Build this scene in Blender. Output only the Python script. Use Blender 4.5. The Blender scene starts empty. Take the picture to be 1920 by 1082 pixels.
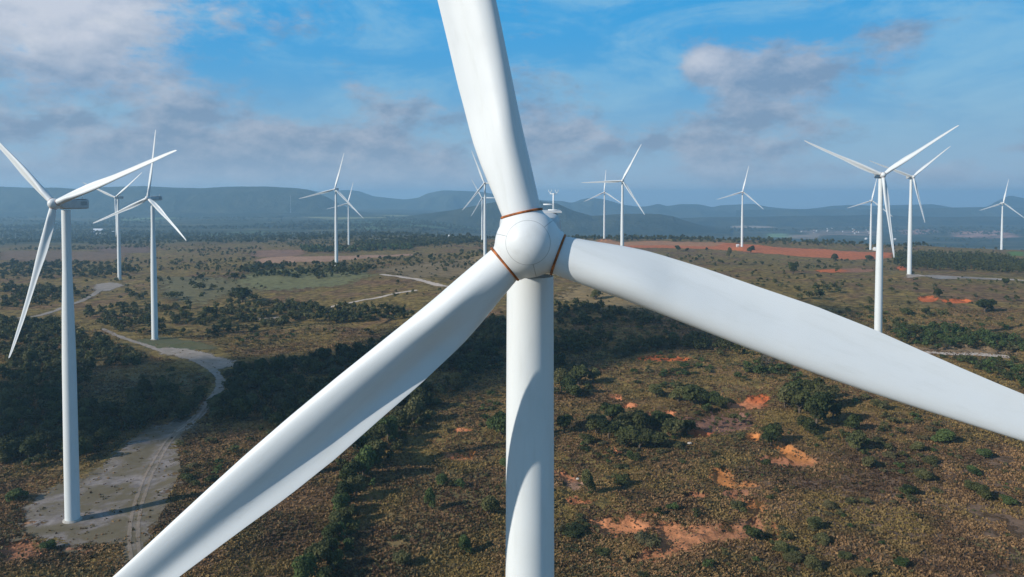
import bpy, math, random
import numpy as np
from mathutils import Matrix, Vector
R = math.radians
random.seed(7)
RNG = np.random.default_rng(7)
sc = bpy.context.scene
COL = sc.collection

# ------------------------------------------------------------------ camera
FOC, PPY, PITCH, CAMZ = 1400.0, 418.0, R(2.05), 102.3     # focal in px of a 1920 wide picture
cd = bpy.data.cameras.new('camera')
cam = bpy.data.objects.new('camera', cd); COL.objects.link(cam)
cam.location = (0, 0, CAMZ)
cam.rotation_euler = (R(90) - PITCH, 0, 0)
cd.sensor_width = 36.0
cd.lens = FOC / 1920 * 36
cd.shift_y = -(541 - PPY) / 1920
cd.clip_start = 0.5; cd.clip_end = 80000
sc.camera = cam

# ------------------------------------------------------------------ light
SUN_EL = 27.0
SUN_AZ = R(-63.0)            # left of the direction back to the camera
sv = Vector((math.sin(SUN_AZ) * math.cos(R(SUN_EL)), -math.cos(SUN_AZ) * math.cos(R(SUN_EL)), math.sin(R(SUN_EL))))
sd = bpy.data.lights.new('sun', 'SUN'); sd.energy = 4.8; sd.angle = R(0.53); sd.color = (1.0, 0.93, 0.83)
so = bpy.data.objects.new('sun', sd); COL.objects.link(so)
so.rotation_euler = (-sv).to_track_quat('-Z', 'Y').to_euler()
so.location = (0, -50, 300)

sc.view_settings.view_transform = 'Standard'
sc.view_settings.look = 'None'
sc.view_settings.exposure = 0.0
sc.view_settings.gamma = 1.0
sc.cycles.max_bounces = 6
sc.cycles.transparent_max_bounces = 16
sc.cycles.volume_bounces = 1
sc.cycles.use_denoising = True

# ------------------------------------------------------------------ node helper
class NT:
    def __init__(s, tree):
        s.t = tree; s.n = tree.nodes; s.l = tree.links
    def node(s, typ, **kw):
        nd = s.n.new(typ)
        for k, v in kw.items(): setattr(nd, k, v)
        return nd
    def put(s, sock, v):
        if isinstance(v, bpy.types.NodeSocket): s.l.new(v, sock)
        else: sock.default_value = v
    def m(s, op, a, b=0.0, c=0.0, clamp=False):
        nd = s.node('ShaderNodeMath', operation=op, use_clamp=clamp)
        s.put(nd.inputs[0], a); s.put(nd.inputs[1], b); s.put(nd.inputs[2], c)
        return nd.outputs[0]
    def mix(s, f, a, b):
        nd = s.node('ShaderNodeMix', data_type='RGBA')
        s.put(nd.inputs[0], f)
        for i, v in ((6, a), (7, b)):
            if not isinstance(v, bpy.types.NodeSocket) and len(v) == 3: v = (*v, 1)
            s.put(nd.inputs[i], v)
        return nd.outputs[2]
    def ss(s, v, lo, hi, a=0.0, b=1.0):
        nd = s.node('ShaderNodeMapRange', interpolation_type='SMOOTHSTEP')
        s.put(nd.inputs[0], v); s.put(nd.inputs[1], lo); s.put(nd.inputs[2], hi); s.put(nd.inputs[3], a); s.put(nd.inputs[4], b)
        return nd.outputs[0]
    def noise(s, vec, scale, detail=4, rough=0.55, dist=0.0):
        nd = s.node('ShaderNodeTexNoise')
        s.l.new(vec, nd.inputs['Vector'])
        nd.inputs['Scale'].default_value = scale; nd.inputs['Detail'].default_value = detail
        nd.inputs['Roughness'].default_value = rough; nd.inputs['Distortion'].default_value = dist
        return nd.outputs[0]
    def xyz(s, x, y, z):
        nd = s.node('ShaderNodeCombineXYZ')
        s.put(nd.inputs[0], x); s.put(nd.inputs[1], y); s.put(nd.inputs[2], z)
        return nd.outputs[0]

# ------------------------------------------------------------------ sky
w = bpy.data.worlds.new('World'); sc.world = w; w.use_nodes = True
T = NT(w.node_tree); T.n.clear()
sky = T.node('ShaderNodeTexSky', sky_type='NISHITA')
sky.sun_disc = False
sky.sun_elevation = R(SUN_EL)
sky.sun_rotation = math.atan2(sv.x, sv.y)
sky.altitude = 1200; sky.air_density = 1.0; sky.dust_density = 0.15; sky.ozone_density = 4.0
tc = T.node('ShaderNodeTexCoord')
sep = T.node('ShaderNodeSeparateXYZ'); T.l.new(tc.outputs['Generated'], sep.inputs[0])
DX, DY, DZ = sep.outputs
AZ = T.m('ARCTAN2', DX, DY)
EL = T.m('ARCSINE', DZ)
P1 = T.xyz(AZ, T.m('MULTIPLY', EL, 2.3), 0.0)
n_big = T.noise(P1, 5.0, 6, 0.55, 0.15)
n_mid = T.noise(T.xyz(AZ, T.m('MULTIPLY', EL, 1.7), 3.7), 13.0, 7, 0.60, 0.08)
n_sm = T.noise(T.xyz(AZ, T.m('MULTIPLY', EL, 3.2), 9.1), 4.0, 5, 0.6, 0.8)
def gauss(px, py, rx, ry):
    u0 = math.atan((px - 960) / FOC); v0 = (368 - py) / FOC
    a = T.m('DIVIDE', T.m('SUBTRACT', AZ, u0), rx / FOC)
    b = T.m('DIVIDE', T.m('SUBTRACT', EL, v0), ry / FOC)
    q = T.m('ADD', T.m('MULTIPLY', a, a), T.m('MULTIPLY', b, b))
    return T.m('POWER', 2.718, T.m('MULTIPLY', q, -1.0))
def addall(lst):
    r = lst[0]
    for v in lst[1:]: r = T.m('ADD', r, v)
    return r
# a bank of grey cloud low on the left, a bright cloud high on the left, loose puffs to the right
cover = addall([
    T.m('MULTIPLY', gauss(50, 30, 260, 120), 1.6),
    T.m('MULTIPLY', gauss(120, 270, 420, 90), 0.80),
    T.m('MULTIPLY', gauss(620, 300, 330, 62), 0.85),
    T.m('MULTIPLY', gauss(740, 195, 85, 40), 0.62),
    T.m('MULTIPLY', gauss(655, 165, 50, 20), 0.50),
    T.m('MULTIPLY', gauss(1010, 245, 120, 80), 0.85),
    T.m('MULTIPLY', gauss(985, 78, 50, 14), 0.40),
    T.m('MULTIPLY', gauss(1328, 138, 58, 34), 1.25),
    T.m('MULTIPLY', gauss(1410, 205, 135, 70), 0.98),
    T.m('MULTIPLY', gauss(1370, 280, 170, 45), 0.66),
    T.m('MULTIPLY', gauss(1530, 100, 95, 18), 0.52),
    T.m('MULTIPLY', gauss(1490, 145, 90, 30), 0.52),
    T.m('MULTIPLY', gauss(1675, 112, 50, 32), 0.62),
    T.m('MULTIPLY', gauss(1890, 45, 60, 24), 0.60),
    T.m('MULTIPLY', gauss(1900, 294, 55, 10), 0.55),
    T.m('MULTIPLY', gauss(1350, 335, 620, 30), 0.42),
    T.m('MULTIPLY', gauss(1780, 330, 200, 26), 0.26),
    T.ss(EL, 0.45, 1.1, 0.0, 0.45),
])
nb = T.m('MULTIPLY', T.m('SUBTRACT', n_big, 0.5), 1.6); nm = T.m('MULTIPLY', T.m('SUBTRACT', n_mid, 0.5), 2.0)
n_f = T.noise(T.xyz(AZ, T.m('MULTIPLY', EL, 2.2), 7.3), 42.0, 6, 0.66, 0.3)
nf = T.m('MULTIPLY', T.m('SUBTRACT', n_f, 0.5), 0.55)
dens0 = addall([cover, nb, nm, nf])
dens = T.ss(dens0, 0.17, 0.86)
thin = T.ss(addall([n_sm, T.m('MULTIPLY', nf, .3), T.ss(EL, 0.0, 0.25, 0.08, -0.03)]), 0.40, 0.72)
# sunward (upper left) sides of the puffs are paler
n_off = T.noise(T.xyz(T.m('SUBTRACT', AZ, -.012), T.m('MULTIPLY', T.m('SUBTRACT', EL, .014), 1.7), 3.7), 13.0, 7, 0.60, 0.08)
lit = T.m('MULTIPLY', T.m('SUBTRACT', n_off, n_mid), 1.7)
brt = addall([T.m('MULTIPLY', gauss(50, 50, 250, 100), 1.0), T.m('MULTIPLY', gauss(1318, 128, 42, 26), 0.75), 0.16, lit,
              T.m('MULTIPLY', nm, .25), T.ss(EL, 0.45, 1.0, 0.0, 0.35)])
SK = 0.09
hs = T.node('ShaderNodeHueSaturation'); T.l.new(sky.outputs[0], hs.inputs['Color'])
hs.inputs['Saturation'].default_value = 0.9; hs.inputs['Value'].default_value = 0.75
def k(r, g, b): return (r / SK, g / SK, b / SK)
grad = T.mix(T.ss(EL, 0.03, 0.26), k(0.175, 0.42, 0.66), k(0.045, 0.36, 0.75))
blue = T.mix(T.ss(EL, 0.33, 0.8, 0.95, 0.1), hs.outputs[0], grad)      # toward the zenith the physical sky takes over
base = T.mix(T.m('MULTIPLY', thin, 0.62), blue, k(0.30, 0.55, 0.74))
low = T.ss(EL, 0.0, 0.17, 0.85, 0.0)
base = T.mix(low, base, k(0.30, 0.46, 0.62))
cl = T.mix(T.m('MINIMUM', T.m('MAXIMUM', brt, 0.0), 1.0), k(0.215, 0.30, 0.435), k(0.70, 0.69, 0.73))
fin = T.mix(T.m('MULTIPLY', dens, 0.78), base, cl)
fin = T.mix(T.ss(EL, 0.0, 0.08, 0.6, 0.0), fin, k(0.36, 0.50, 0.66))
bg = T.node('ShaderNodeBackground'); T.l.new(fin, bg.inputs[0]); bg.inputs[1].default_value = SK
wo = T.node('ShaderNodeOutputWorld'); T.l.new(bg.outputs[0], wo.inputs[0])
w.cycles.sampling_method = 'MANUAL'; w.cycles.sample_map_resolution = 1024

# ------------------------------------------------------------------ object helpers
def tag(o, label=None, cat=None, group=None, kind=None):
    for kk, v in (('label', label), ('category', cat), ('group', group), ('kind', kind)):
        if v: o[kk] = v
    return o
def mesh_np(name, V, faces, mats, smooth=False, matidx=None):
    """faces: array (n,3) or (n,4)"""
    V = np.asarray(V, np.float32); F_ = np.asarray(faces, np.int32)
    me = bpy.data.meshes.new(name)
    me.vertices.add(len(V)); me.vertices.foreach_set('co', V.ravel())
    nf, kf = F_.shape
    me.loops.add(nf * kf); me.loops.foreach_set('vertex_index', F_.ravel())
    me.polygons.add(nf)
    me.polygons.foreach_set('loop_start', np.arange(0, nf * kf, kf, dtype=np.int32))
    if smooth: me.polygons.foreach_set('use_smooth', np.ones(nf, bool))
    for mt in (mats if isinstance(mats, (list, tuple)) else [mats]): me.materials.append(mt)
    if matidx is not None: me.polygons.foreach_set('material_index', np.asarray(matidx, np.int32))
    me.update(calc_edges=True); me.validate()
    return me
def link(name, me, parent=None):
    o = bpy.data.objects.new(name, me); COL.objects.link(o)
    if parent: o.parent = parent
    return o
def grid_faces(nr, nc, wrap=False):
    i = np.arange(nr - 1)[:, None]; j = np.arange(nc if wrap else nc - 1)[None, :]
    j2 = (j + 1) % nc
    a = i * nc + j; b = i * nc + j2; c = (i + 1) * nc + j2; d = (i + 1) * nc + j
    return np.stack([a, b, c, d], -1).reshape(-1, 4)
class MB:
    """collects boxes, tubes and lathes into one mesh (quads and n-gons)"""
    def __init__(s): s.v = []; s.f = []
    def add(s, V, Fs):
        o = len(s.v); s.v += [tuple(p) for p in V]; s.f += [tuple(i + o for i in q) for q in Fs]
    def box(s, x0, x1, y0, y1, z0, z1, M=None):
        V = [(x, y, z) for z in (z0, z1) for y in (y0, y1) for x in (x0, x1)]
        if M: V = [M @ Vector(p) for p in V]
        s.add(V, [(0, 2, 3, 1), (4, 5, 7, 6), (0, 1, 5, 4), (2, 6, 7, 3), (0, 4, 6, 2), (1, 3, 7, 5)])
    def tube(s, pts, rads, n=12, cap=True):
        pts = [Vector(p) for p in pts]
        rings = []
        for i, p in enumerate(pts):
            d = (pts[min(i + 1, len(pts) - 1)] - pts[max(i - 1, 0)]).normalized()
            a = Vector((1, 0, 0)) if abs(d.x) < .8 else Vector((0, 1, 0))
            u = d.cross(a).normalized(); v = d.cross(u)
            rings.append([p + rads[i] * (math.cos(t) * u + math.sin(t) * v) for t in [2 * math.pi * j / n for j in range(n)]])
        V = [q for r_ in rings for q in r_]
        Fs = [(i * n + j, i * n + (j + 1) % n, (i + 1) * n + (j + 1) % n, (i + 1) * n + j) for i in range(len(pts) - 1) for j in range(n)]
        if cap: Fs += [tuple(range(n))[::-1], tuple(range((len(pts) - 1) * n, len(pts) * n))]
        s.add(V, Fs)
    def mesh(s, name, mat, smooth=False, bevel=0.0):
        me = bpy.data.meshes.new(name); me.from_pydata(s.v, [], s.f)
        for m_ in (mat if isinstance(mat, (list, tuple)) else [mat]): me.materials.append(m_)
        if bevel:
            import bmesh
            bm = bmesh.new(); bm.from_mesh(me)
            bmesh.ops.bevel(bm, geom=list(bm.edges), offset=bevel, segments=2, affect='EDGES', clamp_overlap=True)
            bm.to_mesh(me); bm.free()
        if smooth: me.shade_smooth()
        me.update(); return me

# ------------------------------------------------------------------ materials
def new_mat(name):
    m_ = bpy.data.materials.new(name); m_.use_nodes = True
    t = NT(m_.node_tree); t.n.clear()
    out = t.node('ShaderNodeOutputMaterial'); bs = t.node('ShaderNodeBsdfPrincipled')
    t.l.new(bs.outputs[0], out.inputs[0])
    return m_, t, bs, out
def simple(name, col, rough=0.6, spec=0.5, var=0.0, vs=2.0, metallic=0.0):
    m_, t, bs, out = new_mat(name)
    bs.inputs['Roughness'].default_value = rough; bs.inputs['Metallic'].default_value = metallic
    bs.inputs['Specular IOR Level'].default_value = spec
    if var:
        tc_ = t.node('ShaderNodeTexCoord')
        nz = t.noise(tc_.outputs['Object'], vs, 5, 0.6)
        t.put(bs.inputs['Base Color'], t.mix(t.ss(nz, 0.3, 0.7), [c * (1 - var) for c in col], [min(1, c * (1 + var)) for c in col]))
    else: bs.inputs['Base Color'].default_value = (*col, 1)
    return m_
def paint_mat(name, col):
    """weathered white gel coat: faint grime streaks and stains, satin"""
    m_, t, bs, out = new_mat(name)
    tc_ = t.node('ShaderNodeTexCoord')
    mp = t.node('ShaderNodeMapping'); t.l.new(tc_.outputs['Object'], mp.inputs[0]); mp.inputs['Scale'].default_value = (1, 1, 0.16)
    n1 = t.noise(mp.outputs[0], 2.2, 6, 0.65)
    n2 = t.noise(tc_.outputs['Object'], 0.35, 4, 0.55)
    n3 = t.noise(mp.outputs[0], 9.0, 3, 0.7)
    f = t.m('ADD', t.m('MULTIPLY', t.ss(n1, 0.48, 0.75), 0.45), t.m('MULTIPLY', t.ss(n2, 0.45, 0.8), 0.35))
    f = t.m('ADD', f, t.m('MULTIPLY', t.ss(n3, 0.6, 0.8), 0.18))
    t.put(bs.inputs['Base Color'], t.mix(f, col, (col[0] * 0.86, col[1] * 0.86, col[2] * 0.84)))
    t.put(bs.inputs['Roughness'], t.ss(n2, 0.3, 0.7, 0.42, 0.55))
    bs.inputs['Specular IOR Level'].default_value = 0.35
    return m_
M_white = paint_mat('white_gelcoat', (0.675, 0.705, 0.72))
M_tower = paint_mat('tower_paint', (0.665, 0.695, 0.70))
M_seal = simple('rust_grease', (0.33, 0.105, 0.03), 0.6, 0.3, 0.5, 3.0)
M_seam = simple('seam_dark', (0.16, 0.17, 0.17), 0.8)
M_nac = simple('nacelle_grey', (0.52, 0.54, 0.55), 0.55, 0.4, 0.08, 1.0)
M_nac_dark = simple('nacelle_louvre', (0.16, 0.18, 0.19), 0.7)
M_conc = simple('concrete', (0.38, 0.36, 0.33), 0.9, 0.2, 0.2, 1.5)
M_door = simple('tower_door', (0.30, 0.33, 0.34), 0.5)

# ------------------------------------------------------------------ projection helpers (where a sight line meets the ground)
def value_noise(x, y, seed=0):
    xi = np.floor(x).astype(np.int64); yi = np.floor(y).astype(np.int64)
    xf = x - xi; yf = y - yi
    def h(a, b):
        n = (a * 374761393 + b * 668265263 + seed * 974634777) & 0xFFFFFFFF
        n = ((n ^ (n >> 13)) * 1274126177) & 0xFFFFFFFF
        return ((n ^ (n >> 16)) & 0xFFFF) / 65535.0
    u = xf * xf * (3 - 2 * xf); v = yf * yf * (3 - 2 * yf)
    return (h(xi, yi) * (1 - u) + h(xi + 1, yi) * u) * (1 - v) + (h(xi, yi + 1) * (1 - u) + h(xi + 1, yi + 1) * u) * v
def fbm(x, y, octs=4, seed=0):
    a, s_, t_ = 1.0, 0.0, 0.0
    for o_ in range(octs):
        s_ = s_ + a * (value_noise(x * 2 ** o_ + 17.3 * o_, y * 2 ** o_ - 9.1 * o_, seed + o_) - 0.5); t_ += a; a *= 0.5
    return s_ / t_
def sst(x, a, b):
    t_ = np.clip((x - a) / (b - a), 0, 1); return t_ * t_ * (3 - 2 * t_)
# base positions of the turbines (x, y, z), yaw, blade angle, label
TURB = [
 ((-138.8, 232.3, 0.0), 14.5, 71.5), ((-476.5, 903.5, 0.9), 12.4, 52.0), ((-252.6, 524.9, 1.0), 18.1, 7.6), ((-229.0, 971.5, 11.5), 3.0, 14.6),
 ((-356.8, 1629.6, -13.0), 0.0, 14.1), ((-37.2, 1026.2, 20.4), 6.9, -22.0), ((-65.7, 1646.7, -1.5), 2.0, -29.3), ((198.2, 1601.2, 11.3), 12.0, 4.0),
 ((130.2, 880.9, 20.4), 10.6, 27.2), ((416.7, 1350.6, 10.5), 10.3, 12.5), ((214.3, 434.5, 14.5), 11.2, 54.9), ((407.8, 764.0, 22.0), 2.0, 50.0),
 ((697.5, 1449.7, -6.0), 12.5, 11.6), ((978.2, 1489.2, -11.0), 12.0, 11.0)]
NEAR = (0.98, 40.2, 0.0)
CP = [(*t[0],) for t in TURB] + [NEAR, (-150, 120, -2), (150, 120, 0), (0, 200, 0), (120, 250, 3), (-60, 300, 1), (260, 300, 8), (0, 450, 6), (-420, 420, -3), (480, 430, 12),
      (-800, 1300, -8), (-1300, 1700, -20), (600, 1000, 12), (900, 1200, 0), (0, 1500, 8), (350, 1650, 5), (600, 1680, 3), (900, 900, 14), (-900, 800, -4)]
CP = np.array(CP, float)
def height(x, y):
    x = np.asarray(x, float); y = np.asarray(y, float)
    r = np.hypot(x, y) + 1.0
    az = np.arctan2(x, y); lr = np.log(r)
    num = np.zeros_like(r); den = np.zeros_like(r) + 1e-9
    for cx, cy, cz in CP:
        cr = math.hypot(cx, cy); ca = math.atan2(cx, cy)
        da = np.minimum(np.abs(az - ca), 1.2) / 0.20; dl = (lr - math.log(cr)) / 0.22
        wt = np.exp(-np.minimum(0.5 * (da * da + dl * dl), 30)) + 1e-7 / (1 + da * da + dl * dl)
        num += wt * cz; den += wt
    z = num / den
    z = z + 5.0 * fbm(x / 170, y / 170, 3, 3) * sst(r, 90, 260) + 2.6 * fbm(x / 30, y / 30, 3, 8) + 3.0 * fbm(x / 75, y / 60, 2, 18)+ 0.45 * fbm(x / 6, y / 6, 2, 14) * (1 - sst(r, 700, 1100))
    # beyond the edge of the plateau
    side = sst(x / r, -0.16, 0.05)
    vz = -48 * (1 - side) - 140 * side + 16 * fbm(x / 900, y / 900, 3, 5)
    e0 = 1700 + 60 * fbm(x / 300, y / 300, 2, 6); e1 = 3300 * (1 - side) + 2700 * side
    t_ = sst(r, e0, e1)
    z = z * (1 - t_) + vz * t_
    for (cx, cy, cz) in [t[0] for t in TURB] + [NEAR]:
        d2 = (x - cx) ** 2 + (y - cy) ** 2
        g = np.exp(-(d2 / 22.0 ** 2) ** 1.5)
        z = z * (1 - g) + cz * g
    return z
def p2g(px, py):
    """where the sight line through a picture point meets the ground (x, y)"""
    px = np.atleast_1d(np.asarray(px, float)); py = np.atleast_1d(np.asarray(py, float))
    u = (px - 960) / FOC; v = (PPY - py) / FOC
    dy = math.cos(PITCH) + v * math.sin(PITCH); dz = -math.sin(PITCH) + v * math.cos(PITCH)
    dz = np.minimum(dz, -0.004)
    s_ = 60.0 / dy; done = np.zeros(len(px), bool); lo = s_.copy(); hi = s_.copy()
    for i in range(330):
        s2 = s_ * 1.018
        zz = CAMZ + dz * s2
        hit = (zz < height(u * s2, dy * s2)) & ~done
        lo = np.where(hit, s_, lo); hi = np.where(hit, s2, hi); done |= hit
        s_ = np.where(done, s_, s2)
        if done.all() or s_.max() > 20000: break
    lo = np.where(done, lo, s_); hi = np.where(done, hi, s_)
    for i in range(12):
        mid = (lo + hi) / 2; below = (CAMZ + dz * mid) < height(u * mid, dy * mid)
        hi = np.where(below, mid, hi); lo = np.where(below, lo, mid)
    return np.stack([u * hi, dy * hi], -1)
def poly_w(pts):
    a = np.array(pts, float); return p2g(a[:, 0], a[:, 1])
def inpoly(P, poly):
    x, y = P[:, 0], P[:, 1]; ins = np.zeros(len(P), bool); n = len(poly)
    for i in range(n):
        x1, y1 = poly[i]; x2, y2 = poly[(i + 1) % n]
        c = ((y1 > y) != (y2 > y)) & (x < (x2 - x1) * (y - y1) / (y2 - y1 + 1e-12) + x1)
        ins ^= c
    return ins
def sdist(P, poly, closed=True):
    """signed distance, positive inside (or minus the distance to an open line)"""
    d = np.full(len(P), 1e9); n = len(poly)
    for i in range(n if closed else n - 1):
        a = poly[i]; b = poly[(i + 1) % n]; ab = b - a
        t_ = np.clip(((P - a) @ ab) / (ab @ ab + 1e-9), 0, 1)
        d = np.minimum(d, np.hypot(*(P - a - t_[:, None] * ab).T))
    if closed: return np.where(inpoly(P, poly), d, -d)
    return -d
def ell(px, py, rx, ry, n=14):
    return [(px + rx * math.cos(2 * math.pi * i / n), py + ry * math.sin(2 * math.pi * i / n)) for i in range(n)]
# ------------------------------------------------------------------ wind turbines
HUBH, OV, TILT, BL = 100.0, 4.3, R(6.0), 48.0
def lerp_tab(tab, x):
    return np.interp(x, [t_[0] for t_ in tab], [t_[1] for t_ in tab])
def blade_mesh(name, pitch, cusp=1.0, wide=1.0, slim=1.0, nsec=46, N=72):
    rs = np.concatenate([np.linspace(1.5, 16, int(nsec * .6)), np.linspace(16.8, 47.2, int(nsec * .4)), [47.6, 47.85, 47.97]])
    chord = [(1.5, 1.9), (2.5, 2.08), (4.2, 2.42), (5.6, 2.62), (8.3, 2.82), (11, 2.90), (13.7, 2.96), (16.4, 2.82), (19, 2.50), (21.7, 2.18), (24.6, 1.88), (30, 1.62), (36, 1.42), (41, 1.12), (45, .84), (47, .6), (47.6, .44), (47.97, .10)]
    leo = [(1.5, .95), (5, .92), (8, 1.0), (11, 1.07), (14, 1.09), (16.5, 1.05), (19, .95), (22, .8), (25, .64), (30, .52), (40, .34), (47.6, .15), (48, .05)]
    thick = [(1.5, 1.0), (3, 1.0), (5, .82), (7, .60), (9, .49), (12, .41), (16, .35), (24, .29), (34, .23), (48, .18)]
    twist = [(1.5, 16), (5, 16), (8, 14.5), (12, 11), (18, 7), (26, 4), (36, 1.5), (48, -.5)]
    camb = [(1.5, 0.0), (4, .01), (7, .03), (12, .035), (20, .03), (34, .03), (48, .03)]
    V = []
    th = 2 * np.pi * np.arange(N) / N
    for r in rs:
        c = lerp_tab(chord, r) * (1 + (wide - 1) * float(sst(np.array(r), 3, 8))); t_ = lerp_tab(thick, r) * slim; m_ = lerp_tab(camb, r)
        b = float(sst(np.array(r), 1.7, 7.2))
        cx = np.where(np.cos(th) > 0, .95, c - .95) * np.cos(th); cy = .95 * np.sin(th)
        xa = (1 - np.cos(th)) / 2
        yt = 5 * t_ * (.2969 * np.sqrt(xa) - .126 * xa - .3516 * xa ** 2 + .2843 * xa ** 3 - .1036 * xa ** 4)
        yc = m_ * np.sin(np.pi * xa ** 1.25) * 1.15
        le = lerp_tab(leo, r)
        ax_ = le - xa * c
        s_ = np.sign(np.sin(th)) * (np.abs(np.sin(th)) > 1e-6)
        w_ = sst(xa, .40, .72) * (1 - sst(xa, .66, 1.02))
        low = -yt * (1 - .96 * cusp * sst(xa, .26, .94)); yc = yc + cusp * min(.12 * t_, .042) * w_
        ay = c * np.where(np.sin(th) > 1e-6, yc + np.maximum(yt, .003) - .02, yc + np.minimum(low, -.004 * np.sin(np.pi * xa)) - .02)
        X = cx * (1 - b) + ax_ * b; Y = cy * (1 - b) + ay * b
        be = R(lerp_tab(twist, r) + pitch)
        X2 = X * math.cos(be) + Y * math.sin(be); Y2 = -X * math.sin(be) + Y * math.cos(be)
        pre = -1.6 * max(0, (r - 10) / 38) ** 2
        V.append(np.stack([X2, Y2 + pre, np.full(N, r)], -1))
    n = len(rs); V = np.concatenate(V)
    me = mesh_np(name, V, grid_faces(n, N, True)[:, ::-1], M_white, smooth=True)
    return me
def spinner_mesh():
    nr, nc = 110, 180
    ph = np.linspace(0.001, np.pi - 0.001, nr)[:, None]; al = (2 * np.pi * np.arange(nc) / nc)[None, :]
    d = np.stack([np.sin(ph) * np.sin(al), -np.cos(ph) + 0 * al, np.sin(ph) * np.cos(al)], -1).reshape(-1, 3)
    rho = np.hypot(d[:, 0], d[:, 2]); front = d[:, 1] < 0
    # dome: radial radius 1.6, nose 1.95 ahead, short cylinder behind
    q = 2.05
    e_f = ((rho / 1.62) ** q + (np.abs(d[:, 1]) / 1.95) ** q) ** (-1 / q)
    e_b = ((rho / 1.62) ** 6 + (np.abs(d[:, 1]) / 1.45) ** 6) ** (-1 / 6)
    ex = [np.where(front, e_f, e_b)]
    for a in (0, 120, 240):
        A = np.array([math.sin(R(a)), 0, math.cos(R(a))]); c = d @ A
        s_ = np.sqrt(np.maximum(1 - c * c, 1e-9))
        l_ = np.where(c > 0.05, 1.50 / np.maximum(c, .05), 0.1)
        sd_ = 1.0 / s_
        kk = 22.0
        ex.append(np.where(c > 0.05, (l_ ** -kk + sd_ ** -kk) ** (-1 / kk), 0.1))
    E_ = np.stack(ex); p = 16.0
    rr = (np.sum(E_ ** p, 0)) ** (1 / p)
    return mesh_np('hub', d * rr[:, None], grid_faces(nr, nc, True), M_hub, smooth=True)
def hub_mat():
    m_, t, bs, out = new_mat('hub_gelcoat')
    tc_ = t.node('ShaderNodeTexCoord'); sp = t.node('ShaderNodeSeparateXYZ'); t.l.new(tc_.outputs['Object'], sp.inputs[0])
    rho = t.m('SQRT', t.m('ADD', t.m('MULTIPLY', sp.outputs[0], sp.outputs[0]), t.m('MULTIPLY', sp.outputs[2], sp.outputs[2])))
    fr = t.m('LESS_THAN', sp.outputs[1], 0.0)
    ring = t.m('MULTIPLY', t.m('LESS_THAN', t.m('ABSOLUTE', t.m('SUBTRACT', rho, 1.03)), 0.011), fr)
    ang = t.m('ARCTAN2', sp.outputs[0], sp.outputs[2])
    seg = t.m('PINGPONG', t.m('ADD', ang, 20 * math.pi / 3), math.pi / 3)
    rad = t.m('MULTIPLY', t.m('LESS_THAN', t.m('MULTIPLY', t.m('SUBTRACT', math.pi / 3, seg), rho), 0.016), t.m('GREATER_THAN', rho, 1.03))
    seam = t.m('MAXIMUM', ring, rad)
    n1 = t.noise(tc_.outputs['Object'], 1.6, 6, 0.62); n2 = t.noise(tc_.outputs['Object'], 7.0, 4, 0.6)
    f = t.m('ADD', t.m('MULTIPLY', t.ss(n1, 0.45, 0.8), 0.55), t.m('MULTIPLY', t.ss(n2, 0.55, 0.8), 0.25))
    c0 = t.mix(f, (0.675, 0.70, 0.71), (0.56, 0.575, 0.57))
    t.put(bs.inputs['Base Color'], t.mix(t.m('MULTIPLY', seam, 0.55), c0, (0.13, 0.14, 0.14)))
    bs.inputs['Roughness'].default_value = 0.45; bs.inputs['Specular IOR Level'].default_value = 0.35
    return m_
M_hub = hub_mat()
def seal_mesh(name='root_seal'):
    mb = MB(); n = 64
    prof = [(1.0, 1.45), (1.04, 1.46), (1.04, 1.545), (.98, 1.565), (.93, 1.57)]
    V = []; 
    for rr, zz in prof:
        V += [(rr * math.cos(2 * math.pi * j / n), rr * math.sin(2 * math.pi * j / n), zz) for j in range(n)]
    return mesh_np(name, np.array(V), grid_faces(len(prof), n, True)[:, ::-1], M_seal, smooth=True)
def lathe(name, prof, n, mat, smooth=True, cap=False):
    V = []
    for rr, zz in prof:
        V += [(rr * math.cos(2 * math.pi * j / n), rr * math.sin(2 * math.pi * j / n), zz) for j in range(n)]
    return mesh_np(name, np.array(V), grid_faces(len(prof), n, True), mat, smooth=smooth)
def tower_mesh():
    prof = [(0, 2.15), (20, 2.12), (50, 1.97), (65, 1.72), (80, 1.34), (98.0, 1.26)]
    hs_ = np.arange(0.35, 98.01, 1.5).tolist() + [98.0]
    return lathe('tower', [(lerp_tab(prof, h_), h_) for h_ in hs_], 64, M_tower)
def nacelle_mesh():
    # rounded box swept along y: (y, half width, bottom, top)
    secs = [(-2.75, .95, -.95, .95), (-2.72, 1.2, -1.2, 1.12), (-1.6, 1.5, -1.55, 1.28), (0, 1.66, -1.75, 1.36), (3, 1.68, -1.75, 1.38), (7.1, 1.68, -1.7, 1.38), (7.35, 1.6, -1.6, 1.3)]
    V = []; n = 40
    for y, hw, zb, zt in secs:
        cz = (zb + zt) / 2; hh = (zt - zb) / 2
        for j in range(n):
            t_ = 2 * math.pi * j / n; c, s_ = math.cos(t_), math.sin(t_); p = .28 if y > -2 else .6
            V.append((hw * math.copysign(abs(c) ** p, c), y, cz + hh * math.copysign(abs(s_) ** p, s_)))
    mb = MB(); mb.v = V
    mb.f = [tuple(q[::-1]) for q in grid_faces(len(secs), n, True).tolist()]
    mb.f += [tuple(range(n)), tuple(range((len(secs) - 1) * n, len(secs) * n))[::-1]]
    mb.box(-1.45, 1.75, 2.0, 6.4, 1.36, 1.44)                # walkway plate on the roof
    me = mb.mesh('nacelle', M_nac)
    me.shade_smooth()
    me.set_sharp_from_angle(angle=R(38))
    return me
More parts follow.
